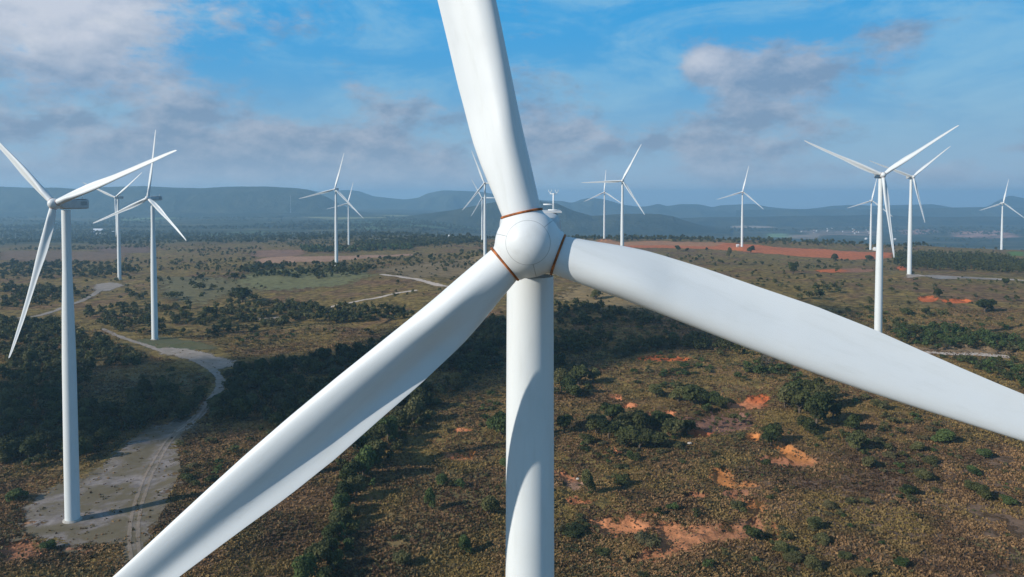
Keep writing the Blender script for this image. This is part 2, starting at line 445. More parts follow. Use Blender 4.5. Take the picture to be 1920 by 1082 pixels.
def louvre_mesh():
    mb = MB()
    for i in range(6):
        z = -.55 + .2 * i
        mb.box(0, .03, -1.15, 1.15, z, z + .09)
    mb.box(.0, .02, -1.2, -1.15, -.6, .6); mb.box(.0, .02, 1.15, 1.2, -.6, .6)
    return mb.mesh('louvre', M_nac_dark)
def mast_mesh():
    mb = MB()
    mb.box(-.33, .36, -.35, .35, 0, .06)
    mb.tube([(0, 0, .05), (0, 0, 1.05)], [.055, .05], 10)
    mb.tube([(0, 0, .36), (-.62, 0, .36)], [.045, .04], 8)
    mb.tube([(-.22, 0, 1.00), (.22, 0, 1.00)], [.022, .022], 8)
    for s_ in (-1, 1):
        mb.tube([(s_ * .20, 0, 1.00), (s_ * .20, 0, 1.10)], [.018, .018], 6)
        mb.tube([(s_ * .20 - .09, 0, 1.25), (s_ * .20 - .085, 0, 1.14), (s_ * .20 - .03, 0, 1.095), (s_ * .20 + .03, 0, 1.095), (s_ * .20 + .085, 0, 1.14), (s_ * .20 + .09, 0, 1.25)], [.016] * 6, 6)
    return mb.mesh('weather_mast', M_white, smooth=True)
blade_std = blade_mesh('blade', 3.0, .6)
meshes = dict(tower=tower_mesh(), hub=spinner_mesh(), seal=seal_mesh(), nac=nacelle_mesh(), lou=louvre_mesh(), mast=mast_mesh())
ringm = lathe('base_flange', [(2.16, .62), (2.20, .62), (2.20, .50), (2.42, .48), (2.42, .36), (2.75, .34), (2.78, -.6)], 64, M_conc, smooth=False)
seamm = lathe('flange_seam', [(1.0, 0), (1.012, .02), (1.012, .07), (1.0, .09)], 64, M_tower)
def turbine(pos, yaw, psi, label, blades=None, psis=None, near=False):
    root = bpy.data.objects.new('wind_turbine', None); COL.objects.link(root)
    root.empty_display_size = 3; root.location = pos
    tag(root, label, 'wind turbine', 'wind turbines of the wind farm')
    t_ = link('tower', meshes['tower'], root)
    f_ = link('base_flange', ringm, root)
    Y = Matrix.Rotation(-R(yaw), 4, 'Z'); top = Matrix.Translation((0, 0, HUBH))
    nac = link('nacelle', meshes['nac'], root); nac.matrix_local = top @ Y
    for sx in (-1, 1):
        lo = link('louvre', meshes['lou'], nac); lo.location = (sx * 1.66, 5.25, 0); lo.rotation_euler = (0, 0, 0 if sx > 0 else math.pi)
    ma = link('weather_mast', meshes['mast'], nac); ma.location = (1.32, 5.2, 1.44)
    H = top @ Y @ Matrix.Translation((0, -OV, 0)) @ Matrix.Rotation(-TILT, 4, 'X')
    hb = link('hub', meshes['hub'], root); hb.matrix_local = H @ Matrix.Rotation(R(psi), 4, 'Y')
    for i in range(3):
        a = psi + 120 * i if psis is None else psis[i]
        bl = link('blade', blades[i] if blades else blade_std, root)
        bl.matrix_local = H @ Matrix.Rotation(R(a), 4, 'Y') @ Matrix.Rotation(R(2.0), 4, 'X')
        se = link('root_seal', meshes['seal'], bl)
    return root
labels = [
 'tall white turbine at far left with grey nacelle, standing on the gravel pad',
 'slender white turbine between the two big left ones, small gravel yard at its foot',
 'white turbine on a mown green pad above the bend of the gravel track',
 'white turbine in brown scrub, its foot just below a pale ploughed field',
 'small distant white turbine half hidden behind a nearer one, right of a green crop strip',
 'white turbine directly left of the giant hub, its foot behind the lower left blade',
 'thin faraway white turbine partly covered by a nearer one, left of the giant hub',
 'small distant white turbine beside the mast of the giant turbine, in the tree line',
 'white turbine with one blade level to the left, foot hidden behind the giant right blade',
 'lone white turbine at the edge of the orange field, middle of the right half',
 'large white turbine on the right with two blades spread wide and one hanging down',
 'white turbine beside the gravel strip in front of the plantation, blades like its larger neighbour',
 'small white turbine partly hidden behind the tower of the large right one',
 'small white turbine nearest the right edge, above the plantation']
for (p_, yw, ps), lb in zip(TURB, labels):
    turbine(p_, yw, ps, lb)
BN = [blade_mesh('blade', 0.0, .3, .97), blade_mesh('blade', -6.0, .12), blade_mesh('blade', 1.0, .85, 1.0, .80)]
turbine(NEAR, 2.4, -13.5, 'giant close white turbine filling the middle, orange rings where its blades join the hub', blades=BN, psis=[-12.8, 110.0, 229.5], near=True)
# ------------------------------------------------------------------ ground sheet
# patches: (outline in picture points, albedo, soft edge in m). Outlines are cast on to the terrain and kept as places on it.
RED = (0.58, 0.15, 0.050); PINK = (0.52, 0.20, 0.095); ORG = (0.68, 0.26, 0.070); TAN = (0.30, 0.22, 0.14)
PATCH = [
 (ell(1242, 672, 50, 5), RED, 2.5), (ell(1400, 757, 44, 10), PINK, 4), (ell(1355, 790, 62, 20), (.23, .12, .085), 7), (ell(1412, 820, 15, 8), ORG, 2),
 ([(1443, 824), (1475, 831), (1503, 846), (1530, 864), (1522, 876), (1488, 866), (1458, 848)], ORG, 1.5), (ell(1450, 862, 30, 9), PINK, 3),
 (ell(1355, 896, 22, 14), ORG, 2.5), (ell(1408, 950, 24, 15), ORG, 2.5), (ell(1300, 928, 22, 6), PINK, 3), (ell(1380, 926, 26, 6), PINK, 3),
 ([(1112, 975), (1180, 968), (1215, 985), (1250, 977), (1300, 985), (1390, 984), (1418, 962), (1430, 985), (1428, 1004), (1380, 1010), (1310, 1020), (1250, 1044), (1165, 1054), (1210, 1030), (1240, 1002), (1225, 985), (1195, 1000), (1150, 1003), (1125, 1000)], (.58, .235, .105), 4),
 (ell(1453, 998, 5, 20), ORG, 1.2), (ell(1147, 843, 16, 5), PINK, 3), (ell(1075, 905, 22, 12), (.30, .18, .12), 5), (ell(1090, 937, 30, 6), PINK, 3),
 (ell(1740, 560, 18, 6), RED, 3), (ell(1795, 564, 28, 4), RED, 3), (ell(1690, 503, 9, 4), RED, 4), (ell(1600, 507, 40, 4), (.30, .15, .09), 6),
 (ell(865, 806, 24, 4), PINK, 3), (ell(860, 856, 26, 6), PINK, 4), (ell(885, 848, 8, 5), ORG, 2), (ell(1155, 745, 12, 5), PINK, 3), (ell(1180, 760, 18, 4), PINK, 3),
 ([(0, 1015), (40, 1000), (75, 1018), (80, 1040), (30, 1050), (0, 1055)], (.32, .145, .08), 5), (ell(140, 1032, 35, 7), (.30, .16, .10), 5), (ell(60, 985, 30, 6), (.26, .15, .09), 5),
 ([(1690, 646), (1900, 652), (1910, 664), (1800, 661), (1700, 654)], (.26, .18, .105), 4),
 (ell(1478, 866, 52, 7), PINK, 3), (ell(1382, 908, 34, 6), ORG, 2), (ell(1240, 775, 30, 5), PINK, 3), (ell(1310, 812, 26, 5), RED, 3), (ell(1425, 745, 20, 6), RED, 3), (ell(1062, 888, 16, 7), PINK, 3), (ell(1205, 962, 26, 5), PINK, 2), (ell(1345, 880, 14, 4), ORG, 2), (ell(1560, 508, 30, 3), RED, 4),
 # fields far off
 ([(1055, 457), (1120, 453), (1250, 452), (1360, 455), (1420, 459), (1500, 466), (1580, 471), (1672, 474), (1672, 483), (1600, 487), (1500, 481), (1380, 469), (1250, 465), (1180, 464), (1150, 464), (1055, 461)], (.50, .15, .055), 7),
 ([(1120, 453), (1250, 452), (1360, 455), (1340, 462), (1240, 460), (1150, 460)], (.40, .20, .10), 6),
 ([(480, 470), (570, 468), (566, 478), (520, 482), (470, 480)], (.25, .145, .095), 9),
 ([(480, 486), (520, 482), (640, 480), (770, 476), (790, 478), (720, 482), (600, 492), (520, 494), (480, 496)], (.38, .225, .145), 7),
 ([(0, 472), (120, 470), (240, 476), (230, 484), (120, 492), (0, 488)], (.19, .125, .08), 12),
 ([(180, 462), (290, 462), (280, 474), (190, 474)], (.17, .11, .08), 14),
 ([(640, 442), (860, 438), (920, 440), (860, 448), (700, 452)], (.15, .13, .07), 20),
 ([(540, 405), (700, 404), (860, 410), (860, 413), (620, 412)], (.30, .30, .14), 40),
 ([(230, 405), (330, 402), (350, 408), (270, 414), (230, 414)], (.20, .26, .09), 40),
 ([(640, 424), (900, 420), (920, 430), (700, 432)], (.10, .14, .06), 40),
 ([(360, 440), (480, 432), (600, 440), (480, 448)], (.09, .12, .06), 40),
 ([(600, 414), (820, 415), (780, 421), (600, 420)], (.08, .11, .05), 40),
 ([(800, 492), (960, 478), (960, 500), (850, 520), (760, 520), (700, 505)], (.22, .16, .085), 18),
 ([(480, 505), (640, 505), (700, 515), (640, 535), (500, 545), (440, 530)], (.17, .165, .075), 18),
 ([(300, 520), (420, 520), (460, 545), (380, 570), (310, 560)], (.16, .14, .07), 16),
 ([(1890, 472), (1920, 472), (1920, 480), (1895, 480)], (.12, .20, .06), 8),
 ([(160, 700), (250, 690), (380, 705), (360, 730), (250, 730), (160, 745)], (.15, .125, .06), 12),
 ([(150, 640), (260, 660), (300, 690), (160, 700)], (.13, .105, .05), 12),
 ([(345, 905), (420, 880), (560, 840), (640, 860), (610, 960), (480, 1082), (300, 1082), (300, 1000)], (.17, .105, .06), 16),
 ([(650, 1000), (760, 950), (840, 980), (780, 1060), (640, 1070)], (.22, .155, .07), 12),
 ([(760, 880), (900, 870), (950, 930), (900, 960), (780, 930)], (.16, .125, .055), 14),
 ([(1500, 900), (1920, 840), (1920, 1082), (1460, 1082)], (.150, .098, .066), 60),
 ([(1090, 530), (1200, 560), (1300, 590), (1150, 575), (1050, 560)], (.26, .185, .09), 14),
 # valley floor beyond the edge of the plateau
 ([(1080, 425), (1200, 420), (1290, 424), (1290, 432), (1180, 440), (1070, 436)], (.22, .20, .11), 120),
 ([(1190, 428), (1215, 427), (1215, 431), (1190, 431)], (.50, .27, .17), 40),
 ([(1260, 432), (1330, 431), (1340, 436), (1270, 438)], (.36, .26, .18), 60),
 ([(1320, 424), (1440, 423), (1450, 427), (1330, 428)], (.50, .38, .28), 60),
 ([(1480, 441), (1540, 440), (1530, 448), (1480, 447)], (.34, .25, .18), 50),
 ([(1440, 438), (1475, 438), (1475, 446), (1440, 446)], (.22, .32, .14), 40),
 ([(1500, 432), (1640, 434), (1640, 442), (1520, 440)], (.30, .22, .17), 60),
 ([(1690, 431), (1740, 429), (1760, 437), (1700, 440)], (.46, .26, .20), 60),
 ([(1790, 434), (1870, 432), (1915, 443), (1860, 447), (1790, 444)], (.50, .27, .20), 60),
]
HOLLOW = [([(1112, 975), (1180, 968), (1250, 977), (1390, 984), (1418, 962), (1430, 1004), (1310, 1020), (1250, 1044), (1165, 1054), (1240, 1002)], 1.6, 6.0)]
PATCHW = [(poly_w(p), c, e) for p, c, e in PATCH]
def ground_xyz():
    a_d = np.linspace(R(-41), R(41), 760)
    a_o = np.linspace(R(41), R(319), 72)[1:-1]
    ang = np.concatenate([a_d, a_o]); nc = len(ang)
    rad = np.concatenate([[30, 60, 90, 115, 135, 150], np.geomspace(160, 1900, 860), np.geomspace(1900, 13000, 120)[1:]])
    Rr, An = np.meshgrid(rad, ang, indexing='ij')
    return Rr * np.sin(An), Rr * np.cos(An), len(rad), nc
gx, gy, nr, nc = ground_xyz()
gz = height(gx.ravel(), gy.ravel())
P = np.stack([gx.ravel(), gy.ravel()], -1)
colr = np.zeros((len(P), 4), np.float32)
for pw, c, e in PATCHW:
    lo = pw.min(0) - 3 * e; hi = pw.max(0) + 3 * e
    sel = np.where((P[:, 0] > lo[0]) & (P[:, 0] < hi[0]) & (P[:, 1] > lo[1]) & (P[:, 1] < hi[1]))[0]
    if not len(sel): continue
    m_ = np.clip(sdist(P[sel], pw) / (2 * e) + 0.5, 0, 1)[:, None]
    old = colr[sel]; a_old = old[:, 3:4]
    na = m_ + a_old * (1 - m_)
    rgb = np.where(na > 1e-4, (np.array(c) * m_ + old[:, :3] * a_old * (1 - m_)) / np.maximum(na, 1e-4), 0)
    colr[sel, :3] = rgb; colr[sel, 3:4] = na
pit = np.zeros(len(P))
for pw, c, e in PATCHW[:36]:
    lo = pw.min(0) - 8; hi = pw.max(0) + 8
    sel = np.where((P[:, 0] > lo[0]) & (P[:, 0] < hi[0]) & (P[:, 1] > lo[1]) & (P[:, 1] < hi[1]))[0]
    if not len(sel) or pw[:, 1].max() > 700: continue
    d_ = sdist(P[sel], pw) + 3.5 * fbm(P[sel, 0] / 4, P[sel, 1] / 4, 3, 91)
    pit[sel] = np.maximum(pit[sel], np.clip((d_ + .6) / 1.6, 0, 1) * 1.5)
gz = gz - pit * (1 + .8 * fbm(P[:, 0] / 5, P[:, 1] / 5, 3, 92)) + (pit > .1) * .5 * fbm(P[:, 0] / 1.6, P[:, 1] / 1.6, 2, 93)
center_fan = np.array([[0, 0, float(height(np.array([0.]), np.array([0.]))[0])]])
V = np.concatenate([np.stack([P[:, 0], P[:, 1], gz], -1), center_fan])
F_ = grid_faces(nr, nc, True)
def ground_mat():
    m_, t, bs, out = new_mat('dry_grassland')
    tc_ = t.node('ShaderNodeTexCoord'); vec = tc_.outputs['Object']
    at = t.node('ShaderNodeAttribute', attribute_name='patch')
    big = t.noise(vec, .006, 5, .6); mid = t.noise(vec, .03, 6, .62, .4); sm = t.noise(vec, .16, 6, .68, .3); fine = t.noise(vec, .9, 5, .7)
    tuft = t.noise(vec, .38, 4, .7, .6)
    brown = t.mix(t.ss(sm, .35, .65), (.088, .052, .029), (.265, .155, .075))
    olive = t.mix(t.ss(sm, .35, .65), (.085, .062, .022), (.285, .20, .066))
    c = t.mix(t.ss(t.m('ADD', t.m('MULTIPLY', mid, .7), t.m('MULTIPLY', big, .45)), .46, .60), brown, olive)
    c = t.mix(t.m('MULTIPLY', t.ss(tuft, .56, .72), .75), c, (.045, .048, .020))     # low green scrub
    c = t.mix(t.m('MULTIPLY', t.ss(fine, .55, .78), .55), c, (.36, .27, .14))          # straw
    c = t.mix(t.m('MULTIPLY', t.ss(fine, .46, .28), .6), c, (.035, .028, .018))        # litter between tufts
    # the patches: a noisy threshold of the soft mask gives them ragged edges
    a = t.m('ADD', at.outputs['Alpha'], t.m('ADD', t.m('MULTIPLY', t.m('SUBTRACT', sm, .5), 2.6), t.m('MULTIPLY', t.m('SUBTRACT', fine, .5), 1.0)))
    a = t.m('MULTIPLY', a, t.m('GREATER_THAN', at.outputs['Alpha'], .02))
    f = t.ss(a, .34, .62)
    sc2 = t.node('ShaderNodeVectorMath', operation='SCALE'); t.l.new(at.outputs['Color'], sc2.inputs[0]); t.put(sc2.inputs['Scale'], t.ss(sm, .3, .7, .68, 1.22))
    pc = t.mix(t.m('MULTIPLY', t.ss(fine, .46, .66), .45), sc2.outputs[0], t.mix(.55, at.outputs['Color'], (.06, .04, .03)))
    pc = t.mix(t.m('MULTIPLY', t.ss(tuft, .58, .74), .6), pc, (.06, .055, .025))
    c = t.mix(f, c, pc)
    # farther than two km: bushland mottled by trees too many to part
    sp = t.node('ShaderNodeSeparateXYZ'); t.l.new(vec, sp.inputs[0])
    far = t.ss(sp.outputs[1], 1500.0, 2400.0)
    fm = t.noise(vec, .010, 7, .66, .3)
    mp_ = t.node('ShaderNodeMapping'); t.l.new(vec, mp_.inputs[0]); mp_.inputs['Scale'].default_value = (.35, 1.0, 1.0)
    fl = t.noise(mp_.outputs[0], .0045, 4, .6, .6)
    fc = t.mix(t.ss(fl, .46, .60), (.046, .055, .028), (.115, .105, .055))
    fc = t.mix(t.m('MULTIPLY', f, .85), fc, at.outputs['Color'])
    fc = t.mix(t.m('MULTIPLY', t.ss(fm, .50, .60), .8), fc, (.022, .033, .018))
    c = t.mix(far, c, fc)
    t.put(bs.inputs['Base Color'], c)
    bs.inputs['Roughness'].default_value = .95; bs.inputs['Specular IOR Level'].default_value = .1
    bp = t.node('ShaderNodeBump'); bp.inputs['Strength'].default_value = 1.0; bp.inputs['Distance'].default_value = 1.0
    hgt = t.m('ADD', t.m('MULTIPLY', tuft, 1.1), t.m('ADD', t.m('MULTIPLY', fine, .55), t.m('MULTIPLY', sm, 1.0)))
    hgt = t.m('MULTIPLY', hgt, t.m('SUBTRACT', 1.0, t.m('MULTIPLY', f, .55)))
    t.l.new(hgt, bp.inputs['Height']); t.l.new(bp.outputs[0], bs.inputs['Normal'])
    return m_
me = mesh_np('ground', V, F_, ground_mat(), smooth=True)
ca = me.color_attributes.new('patch', 'FLOAT_COLOR', 'POINT')
ca.data.foreach_set('color', np.concatenate([colr, np.zeros((1, 4), np.float32)]).ravel())
ground = link('ground', me); tag(ground, kind='structure')

# ------------------------------------------------------------------ gravel tracks and yards (thin sheets with worn edges)
def gravel_mat(name, c1, c2, grass=.5, tracks=False):
    m_, t, bs, out = new_mat(name)
    tc_ = t.node('ShaderNodeTexCoord'); vec = tc_.outputs['Object']
    at = t.node('ShaderNodeAttribute', attribute_name='edge')
    big = t.noise(vec, .07, 6, .65, .6); sm = t.noise(vec, .35, 5, .65); fine = t.noise(vec, 1.6, 4, .7)
    c = t.mix(t.ss(sm, .3, .7), c1, c2)
    c = t.mix(t.m('MULTIPLY', t.ss(t.m('ADD', t.m('MULTIPLY', big, .75), t.m('MULTIPLY', sm, .25)), .41, .56), grass * .85), c, (.12, .095, .048))
    c = t.mix(t.m('MULTIPLY', t.ss(fine, .5, .75), .3), c, [v * .45 for v in c1])
    t.put(bs.inputs['Base Color'], c)
    bs.inputs['Roughness'].default_value = .95; bs.inputs['Specular IOR Level'].default_value = .15
    a = t.m('ADD', at.outputs['Fac'], t.m('ADD', t.m('MULTIPLY', t.m('SUBTRACT', sm, .5), 1.3), t.m('MULTIPLY', t.m('SUBTRACT', big, .5), 1.7)))
    tr = t.node('ShaderNodeBsdfTransparent'); mx = t.node('ShaderNodeMixShader')
    t.l.new(t.ss(a, .30, .48) if not tracks else t.m('MULTIPLY', t.ss(a, .2, .75), .6), mx.inputs[0]); t.l.new(tr.outputs[0], mx.inputs[1]); t.l.new(bs.outputs[0], mx.inputs[2]); t.l.new(mx.outputs[0], out.inputs[0])
    return m_
M_grav = gravel_mat('pale_gravel', (.27, .225, .195), (.36, .31, .275), .35)
M_yard = gravel_mat('yard_gravel', (.155, .13, .12), (.30, .26, .245), 1.0)
M_rut = gravel_mat('worn_rut', (.32, .25, .20), (.42, .34, .28), .3, True)
M_lane = gravel_mat('pale_lane', (.42, .34, .28), (.55, .46, .39), .0)
M_mown = gravel_mat('mown_green', (.075, .085, .035), (.11, .11, .05), .5)
def resample(W, step):
    out = [W[0]]
    # Catmull-Rom through the points
    Q = np.vstack([2 * W[0] - W[1], W, 2 * W[-1] - W[-2]])
    for i in range(1, len(Q) - 2):
        p0, p1, p2, p3 = Q[i - 1:i + 3]; n = max(2, int(np.hypot(*(p2 - p1)) / step))
        for k_ in range(1, n + 1):
            t_ = k_ / n
            out.append(.5 * ((2 * p1) + (-p0 + p2) * t_ + (2 * p0 - 5 * p1 + 4 * p2 - p3) * t_ ** 2 + (-p0 + 3 * p1 - 3 * p2 + p3) * t_ ** 3))
    return np.array(out)
def edge_attr(me, val):
    at = me.attributes.new('edge', 'FLOAT', 'POINT'); at.data.foreach_set('value', np.asarray(val, np.float32))
def strip(name, pts, width, mat, lift=.12, off=0.0, step=3.0, kind='structure'):
    W = resample(poly_w(pts) if not isinstance(pts, np.ndarray) else pts, step)
    d = np.gradient(W, axis=0); d /= np.hypot(d[:, 0], d[:, 1])[:, None] + 1e-9
    nrm = np.stack([d[:, 1], -d[:, 0]], -1)
    wd = np.interp(np.linspace(0, 1, len(W)), np.linspace(0, 1, len(width)), width) if hasattr(width, '__len__') else np.full(len(W), width)
    K = 9; s_ = np.linspace(-1, 1, K)
    XY = W[:, None, :] + nrm[:, None, :] * (s_[None, :, None] * wd[:, None, None] / 2 * 1.25 + off)
    z = height(XY[..., 0].ravel(), XY[..., 1].ravel()) + lift
    V = np.concatenate([XY.reshape(-1, 2), z[:, None]], -1)
    me = mesh_np(name, V, grid_faces(len(W), K), mat, smooth=True)
    e = np.broadcast_to(1.0 - np.abs(s_)[None, :] ** 2, (len(W), K)).copy()
    e[0] = 0; e[-1] = 0
    edge_attr(me, e.ravel())
    return tag(link(name, me), kind=kind)
def sheet(name, pts, mat, soft=5.0, lift=.07, res=1.6):
    pw = resample(np.vstack([poly_w(pts), poly_w(pts)[:1]]), 6.0)[:-1]
    lo = pw.min(0) - soft; hi = pw.max(0) + soft
    nx = int((hi[0] - lo[0]) / res) + 2; ny = int((hi[1] - lo[1]) / res) + 2
    X, Y = np.meshgrid(np.linspace(lo[0], hi[0], nx), np.linspace(lo[1], hi[1], ny))
    Q = np.stack([X.ravel(), Y.ravel()], -1); sd_ = sdist(Q, pw)
    Fq = grid_faces(ny, nx); keep = (sd_[Fq] > -soft).any(1); Fq = Fq[keep]
    us = np.unique(Fq); mp = -np.ones(len(Q), int); mp[us] = np.arange(len(us))
    z = height(Q[us, 0], Q[us, 1]) + lift
    me = mesh_np(name, np.concatenate([Q[us], z[:, None]], -1), mp[Fq], mat, smooth=True)
    edge_attr(me, np.clip(sd_[us] / (2 * soft) + .45, 0, 1))
    return tag(link(name, me), kind='structure')
sheet('gravel_yard', [(384, 778), (352, 806), (332, 835), (336, 880), (320, 925), (300, 965), (275, 1010), (255, 1055), (235, 1050), (232, 1018), (170, 1018), (110, 1026), (70, 1008), (45, 975), (55, 935), (110, 915), (165, 895), (205, 865), (240, 828), (290, 800), (350, 785)], M_yard, 9.0)
sheet('gravel_yard', [(285, 655), (330, 652), (385, 662), (445, 682), (425, 688), (400, 694), (380, 682), (330, 668)], M_grav, 4.0, .09)
sheet('mown_pad', [(255, 638), (300, 632), (370, 640), (400, 655), (340, 658), (285, 655)], M_mown, 5.0, .05)
sheet('gravel_yard', [(180, 533), (205, 530), (228, 534), (205, 545), (180, 543)], M_grav, 5.0, .15, 3.0)
sheet('gravel_yard', [(1700, 517), (1740, 516), (1810, 519), (1900, 523), (1900, 526), (1800, 523), (1710, 521)], M_grav, 3.0, .15, 3.0)
track_pts = [(192, 616), (222, 630), (250, 640), (300, 657), (345, 668), (385, 686), (408, 704), (413, 722), (402, 742), (384, 764), (366, 786), (330, 812), (305, 845), (285, 880), (270, 915), (258, 950), (252, 985), (251, 1020), (257, 1060)]
strip('gravel_track', track_pts[:12], [3.6, 4.2, 4.8, 5.4], M_grav, .13)
tw = resample(poly_w(track_pts[9:]), 3.0)
strip('wheel_rut', tw, 1.15, M_rut, .16, -1.15); strip('wheel_rut', tw, 1.15, M_rut, .16, 1.15)
strip('dirt_track', [(-20, 602), (30, 597), (62, 594), (90, 587), (118, 577), (150, 566), (175, 553), (190, 543)], 6.0, M_grav, .2)
strip('dirt_track', [(612, 578), (650, 569), (700, 560), (745, 550), (784, 544)], 6.0, M_lane, .2)
strip('dirt_track', [(715, 514), (745, 518), (775, 523), (805, 530), (825, 536), (850, 538)], 8.0, M_lane, .25)
strip('dirt_track', [(468, 599), (500, 597), (536, 594)], 7.0, M_grav, .2)
strip('dirt_track', [(1690, 655), (1740, 661), (1800, 664), (1850, 666), (1900, 670)], 6.0, M_lane, .2)
strip('dirt_track', [(1720, 517), (1800, 520), (1860, 523), (1930, 527)], 8.0, M_lane, .3)

# ------------------------------------------------------------------ hills and mountains
def hill_mat(name, c1, c2, sc_=.004):
    m_, t, bs, out = new_mat(name)
    tc_ = t.node('ShaderNodeTexCoord'); vec = tc_.outputs['Object']
    n1 = t.noise(vec, sc_, 7, .62, .4); n2 = t.noise(vec, sc_ * 8, 4, .65)
    c = t.mix(t.ss(n1, .38, .62), c1, c2)
    c = t.mix(t.m('MULTIPLY', t.ss(n2, .5, .7), .4), c, [v * .6 for v in c1])
    t.put(bs.inputs['Base Color'], c); bs.inputs['Roughness'].default_value = 1.0; bs.inputs['Specular IOR Level'].default_value = .05
    bp = t.node('ShaderNodeBump'); bp.inputs['Distance'].default_value = 14.0; t.l.new(n2, bp.inputs['Height']); t.l.new(bp.outputs[0], bs.inputs['Normal'])
    return m_
M_hill = hill_mat('wooded_slope', (.028, .038, .022), (.060, .066, .038))
M_hill2 = hill_mat('far_slope', (.04, .055, .035), (.07, .08, .05), .002)
def ridge(name, prof, D, depth, foot, mat, seed, rough=.10, taper=0.0, n=520, front=.42):
    """a mountain body with real depth: crest heights by bearing, front and back slopes with gullies"""
    xs = np.array([p[0] for p in prof], float); ys = np.array([p[1] for p in prof], float)
    px = np.linspace(xs[0], xs[-1], n); az = np.arctan((px - 960) / FOC)
    py = np.interp(px, xs, ys); 
    ker = np.hanning(7); ker /= ker.sum(); py = np.convolve(np.pad(py, 3, 'edge'), ker, 'valid')
    crest = CAMZ - (py - 368) / FOC * D
    m_ = 46; s_ = np.linspace(0, 1, m_)
    rr = D * np.ones((m_, 1)) + ((s_ - front) * depth)[:, None]
    Y = np.broadcast_to(rr, (m_, n)); X = Y * np.tan(az)[None, :]
    shape = np.where(s_ < front, sst(s_ / front, 0, 1) ** .85, 1 - sst((s_ - front) / (1 - front), 0, 1))[:, None]
    g = 1 - np.abs(2 * fbm(X / (depth * .16), Y / (depth * .30), 4, seed)) * 2.0
    g2 = fbm(X / (depth * .05), Y / (depth * .05), 3, seed + 7)
    ero = (g - .6) * rough * 2.2 + g2 * rough * 1.2
    h_ = np.maximum(crest - foot, 4)[None, :]
    z = foot + h_ * (shape + ero * 4 * shape * (1 - shape) + g2 * rough * .10)
    end = np.minimum(1, np.minimum(np.arange(n), np.arange(n)[::-1]) / 12.0)[None, :] if taper else 1.0
    z = foot + (z - foot) * end
    z = np.minimum(z, 194.0); z[0] = foot - 30; z[-1] = foot - 30
    V = np.stack([X.ravel(), Y.ravel(), z.ravel()], -1)
    me = mesh_np(name, V, grid_faces(m_, n)[:, ::-1], mat, smooth=True)
    return tag(link(name, me), kind='structure')
ridge('mountain', [(-420, 352), (-200, 349), (0, 350), (50, 352), (110, 352), (150, 355), (190, 351), (270, 349), (330, 352), (380, 353), (430, 350), (500, 350), (560, 353), (585, 358), (610, 368), (640, 384), (670, 396), (720, 404), (800, 412)], 6400, 2200, -60, M_hill, 21, .09)
ridge('mountain', [(480, 356), (560, 352), (600, 360), (625, 358), (650, 356), (672, 358), (700, 368), (735, 372), (760, 374), (785, 371), (800, 363), (830, 357), (870, 358), (905, 360), (940, 366), (990, 372), (1020, 376), (1055, 377), (1072, 381), (1090, 374), (1108, 371), (1135, 374), (1168, 384), (1200, 388), (1212, 387), (1235, 382), (1250, 387), (1272, 383), (1310, 383), (1337, 389), (1350, 385), (1380, 384), (1410, 382), (1440, 388), (1470, 391), (1500, 393), (1525, 391), (1560, 386), (1600, 384), (1640, 386), (1700, 384), (1750, 383), (1790, 390), (1825, 393), (1850, 388), (1870, 377), (1893, 366), (1915, 371), (1960, 376), (2050, 390), (2300, 392)], 9700, 3000, -150, M_hill2, 31, .14)
ridge('mountain', [(1380, 394), (1480, 392), (1600, 393), (1720, 391), (1850, 388), (1990, 392), (2200, 395)], 8300, 1500, -150, M_hill2, 37, .10)
ridge('hill', [(640, 412), (760, 406), (850, 394), (900, 384), (950, 375), (1000, 375), (1045, 382), (1075, 395), (1110, 405), (1130, 404), (1150, 402), (1180, 401), (1215, 401), (1240, 402), (1262, 406), (1285, 414), (1320, 425), (1370, 436)], 5200, 1500, -132, M_hill, 41, .07)
ridge('hill', [(1180, 420), (1270, 410), (1330, 407), (1400, 407), (1500, 405), (1600, 404), (1650, 402), (1700, 406), (1780, 407), (1850, 406), (1920, 407), (2100, 404), (2300, 410)], 6600, 1300, -150, M_hill, 51, .07)
ridge('hill', [(-500, 398), (-100, 396), (100, 399), (250, 397), (420, 400), (520, 399), (640, 403), (760, 406), (880, 404), (1000, 410)], 5600, 1100, -62, M_hill, 61, .05)
# ------------------------------------------------------------------ plants
def leaf_mat(name, c_dark, c_light, c_alt, amt=.3, sc_=.35, tw=.45):
    m_, t, bs, out = new_mat(name)
    g = t.node('ShaderNodeNewGeometry'); oi = t.node('ShaderNodeObjectInfo')
    n1 = t.noise(g.outputs['Position'], sc_, 3, .6); n2 = t.noise(g.outputs['Position'], sc_ * .12, 2, .5)
    at = t.node('ShaderNodeAttribute', attribute_name='tone')
    c = t.mix(t.ss(t.m('ADD', t.m('MULTIPLY', n1, 1 - tw), t.m('MULTIPLY', at.outputs['Fac'], tw)), .30, .68), c_dark, c_light)
    c = t.mix(t.m('MULTIPLY', t.ss(t.m('ADD', n2, t.m('MULTIPLY', oi.outputs['Random'], .25)), .52, .72), amt), c, c_alt)
    t.put(bs.inputs['Base Color'], c)
    bs.inputs['Roughness'].default_value = .75; bs.inputs['Specular IOR Level'].default_value = .2
    tl = t.node('ShaderNodeBsdfTranslucent'); t.l.new(c, tl.inputs[0]); mx = t.node('ShaderNodeMixShader'); mx.inputs[0].default_value = .22
    t.l.new(bs.outputs[0], mx.inputs[1]); t.l.new(tl.outputs[0], mx.inputs[2]); t.l.new(mx.outputs[0], out.inputs[0])
    return m_
M_leaf = leaf_mat('tree_leaves', (.017, .028, .009), (.076, .094, .029), (.125, .11, .04))
M_olive = leaf_mat('olive_leaves', (.050, .058, .020), (.135, .135, .050), (.16, .13, .06))
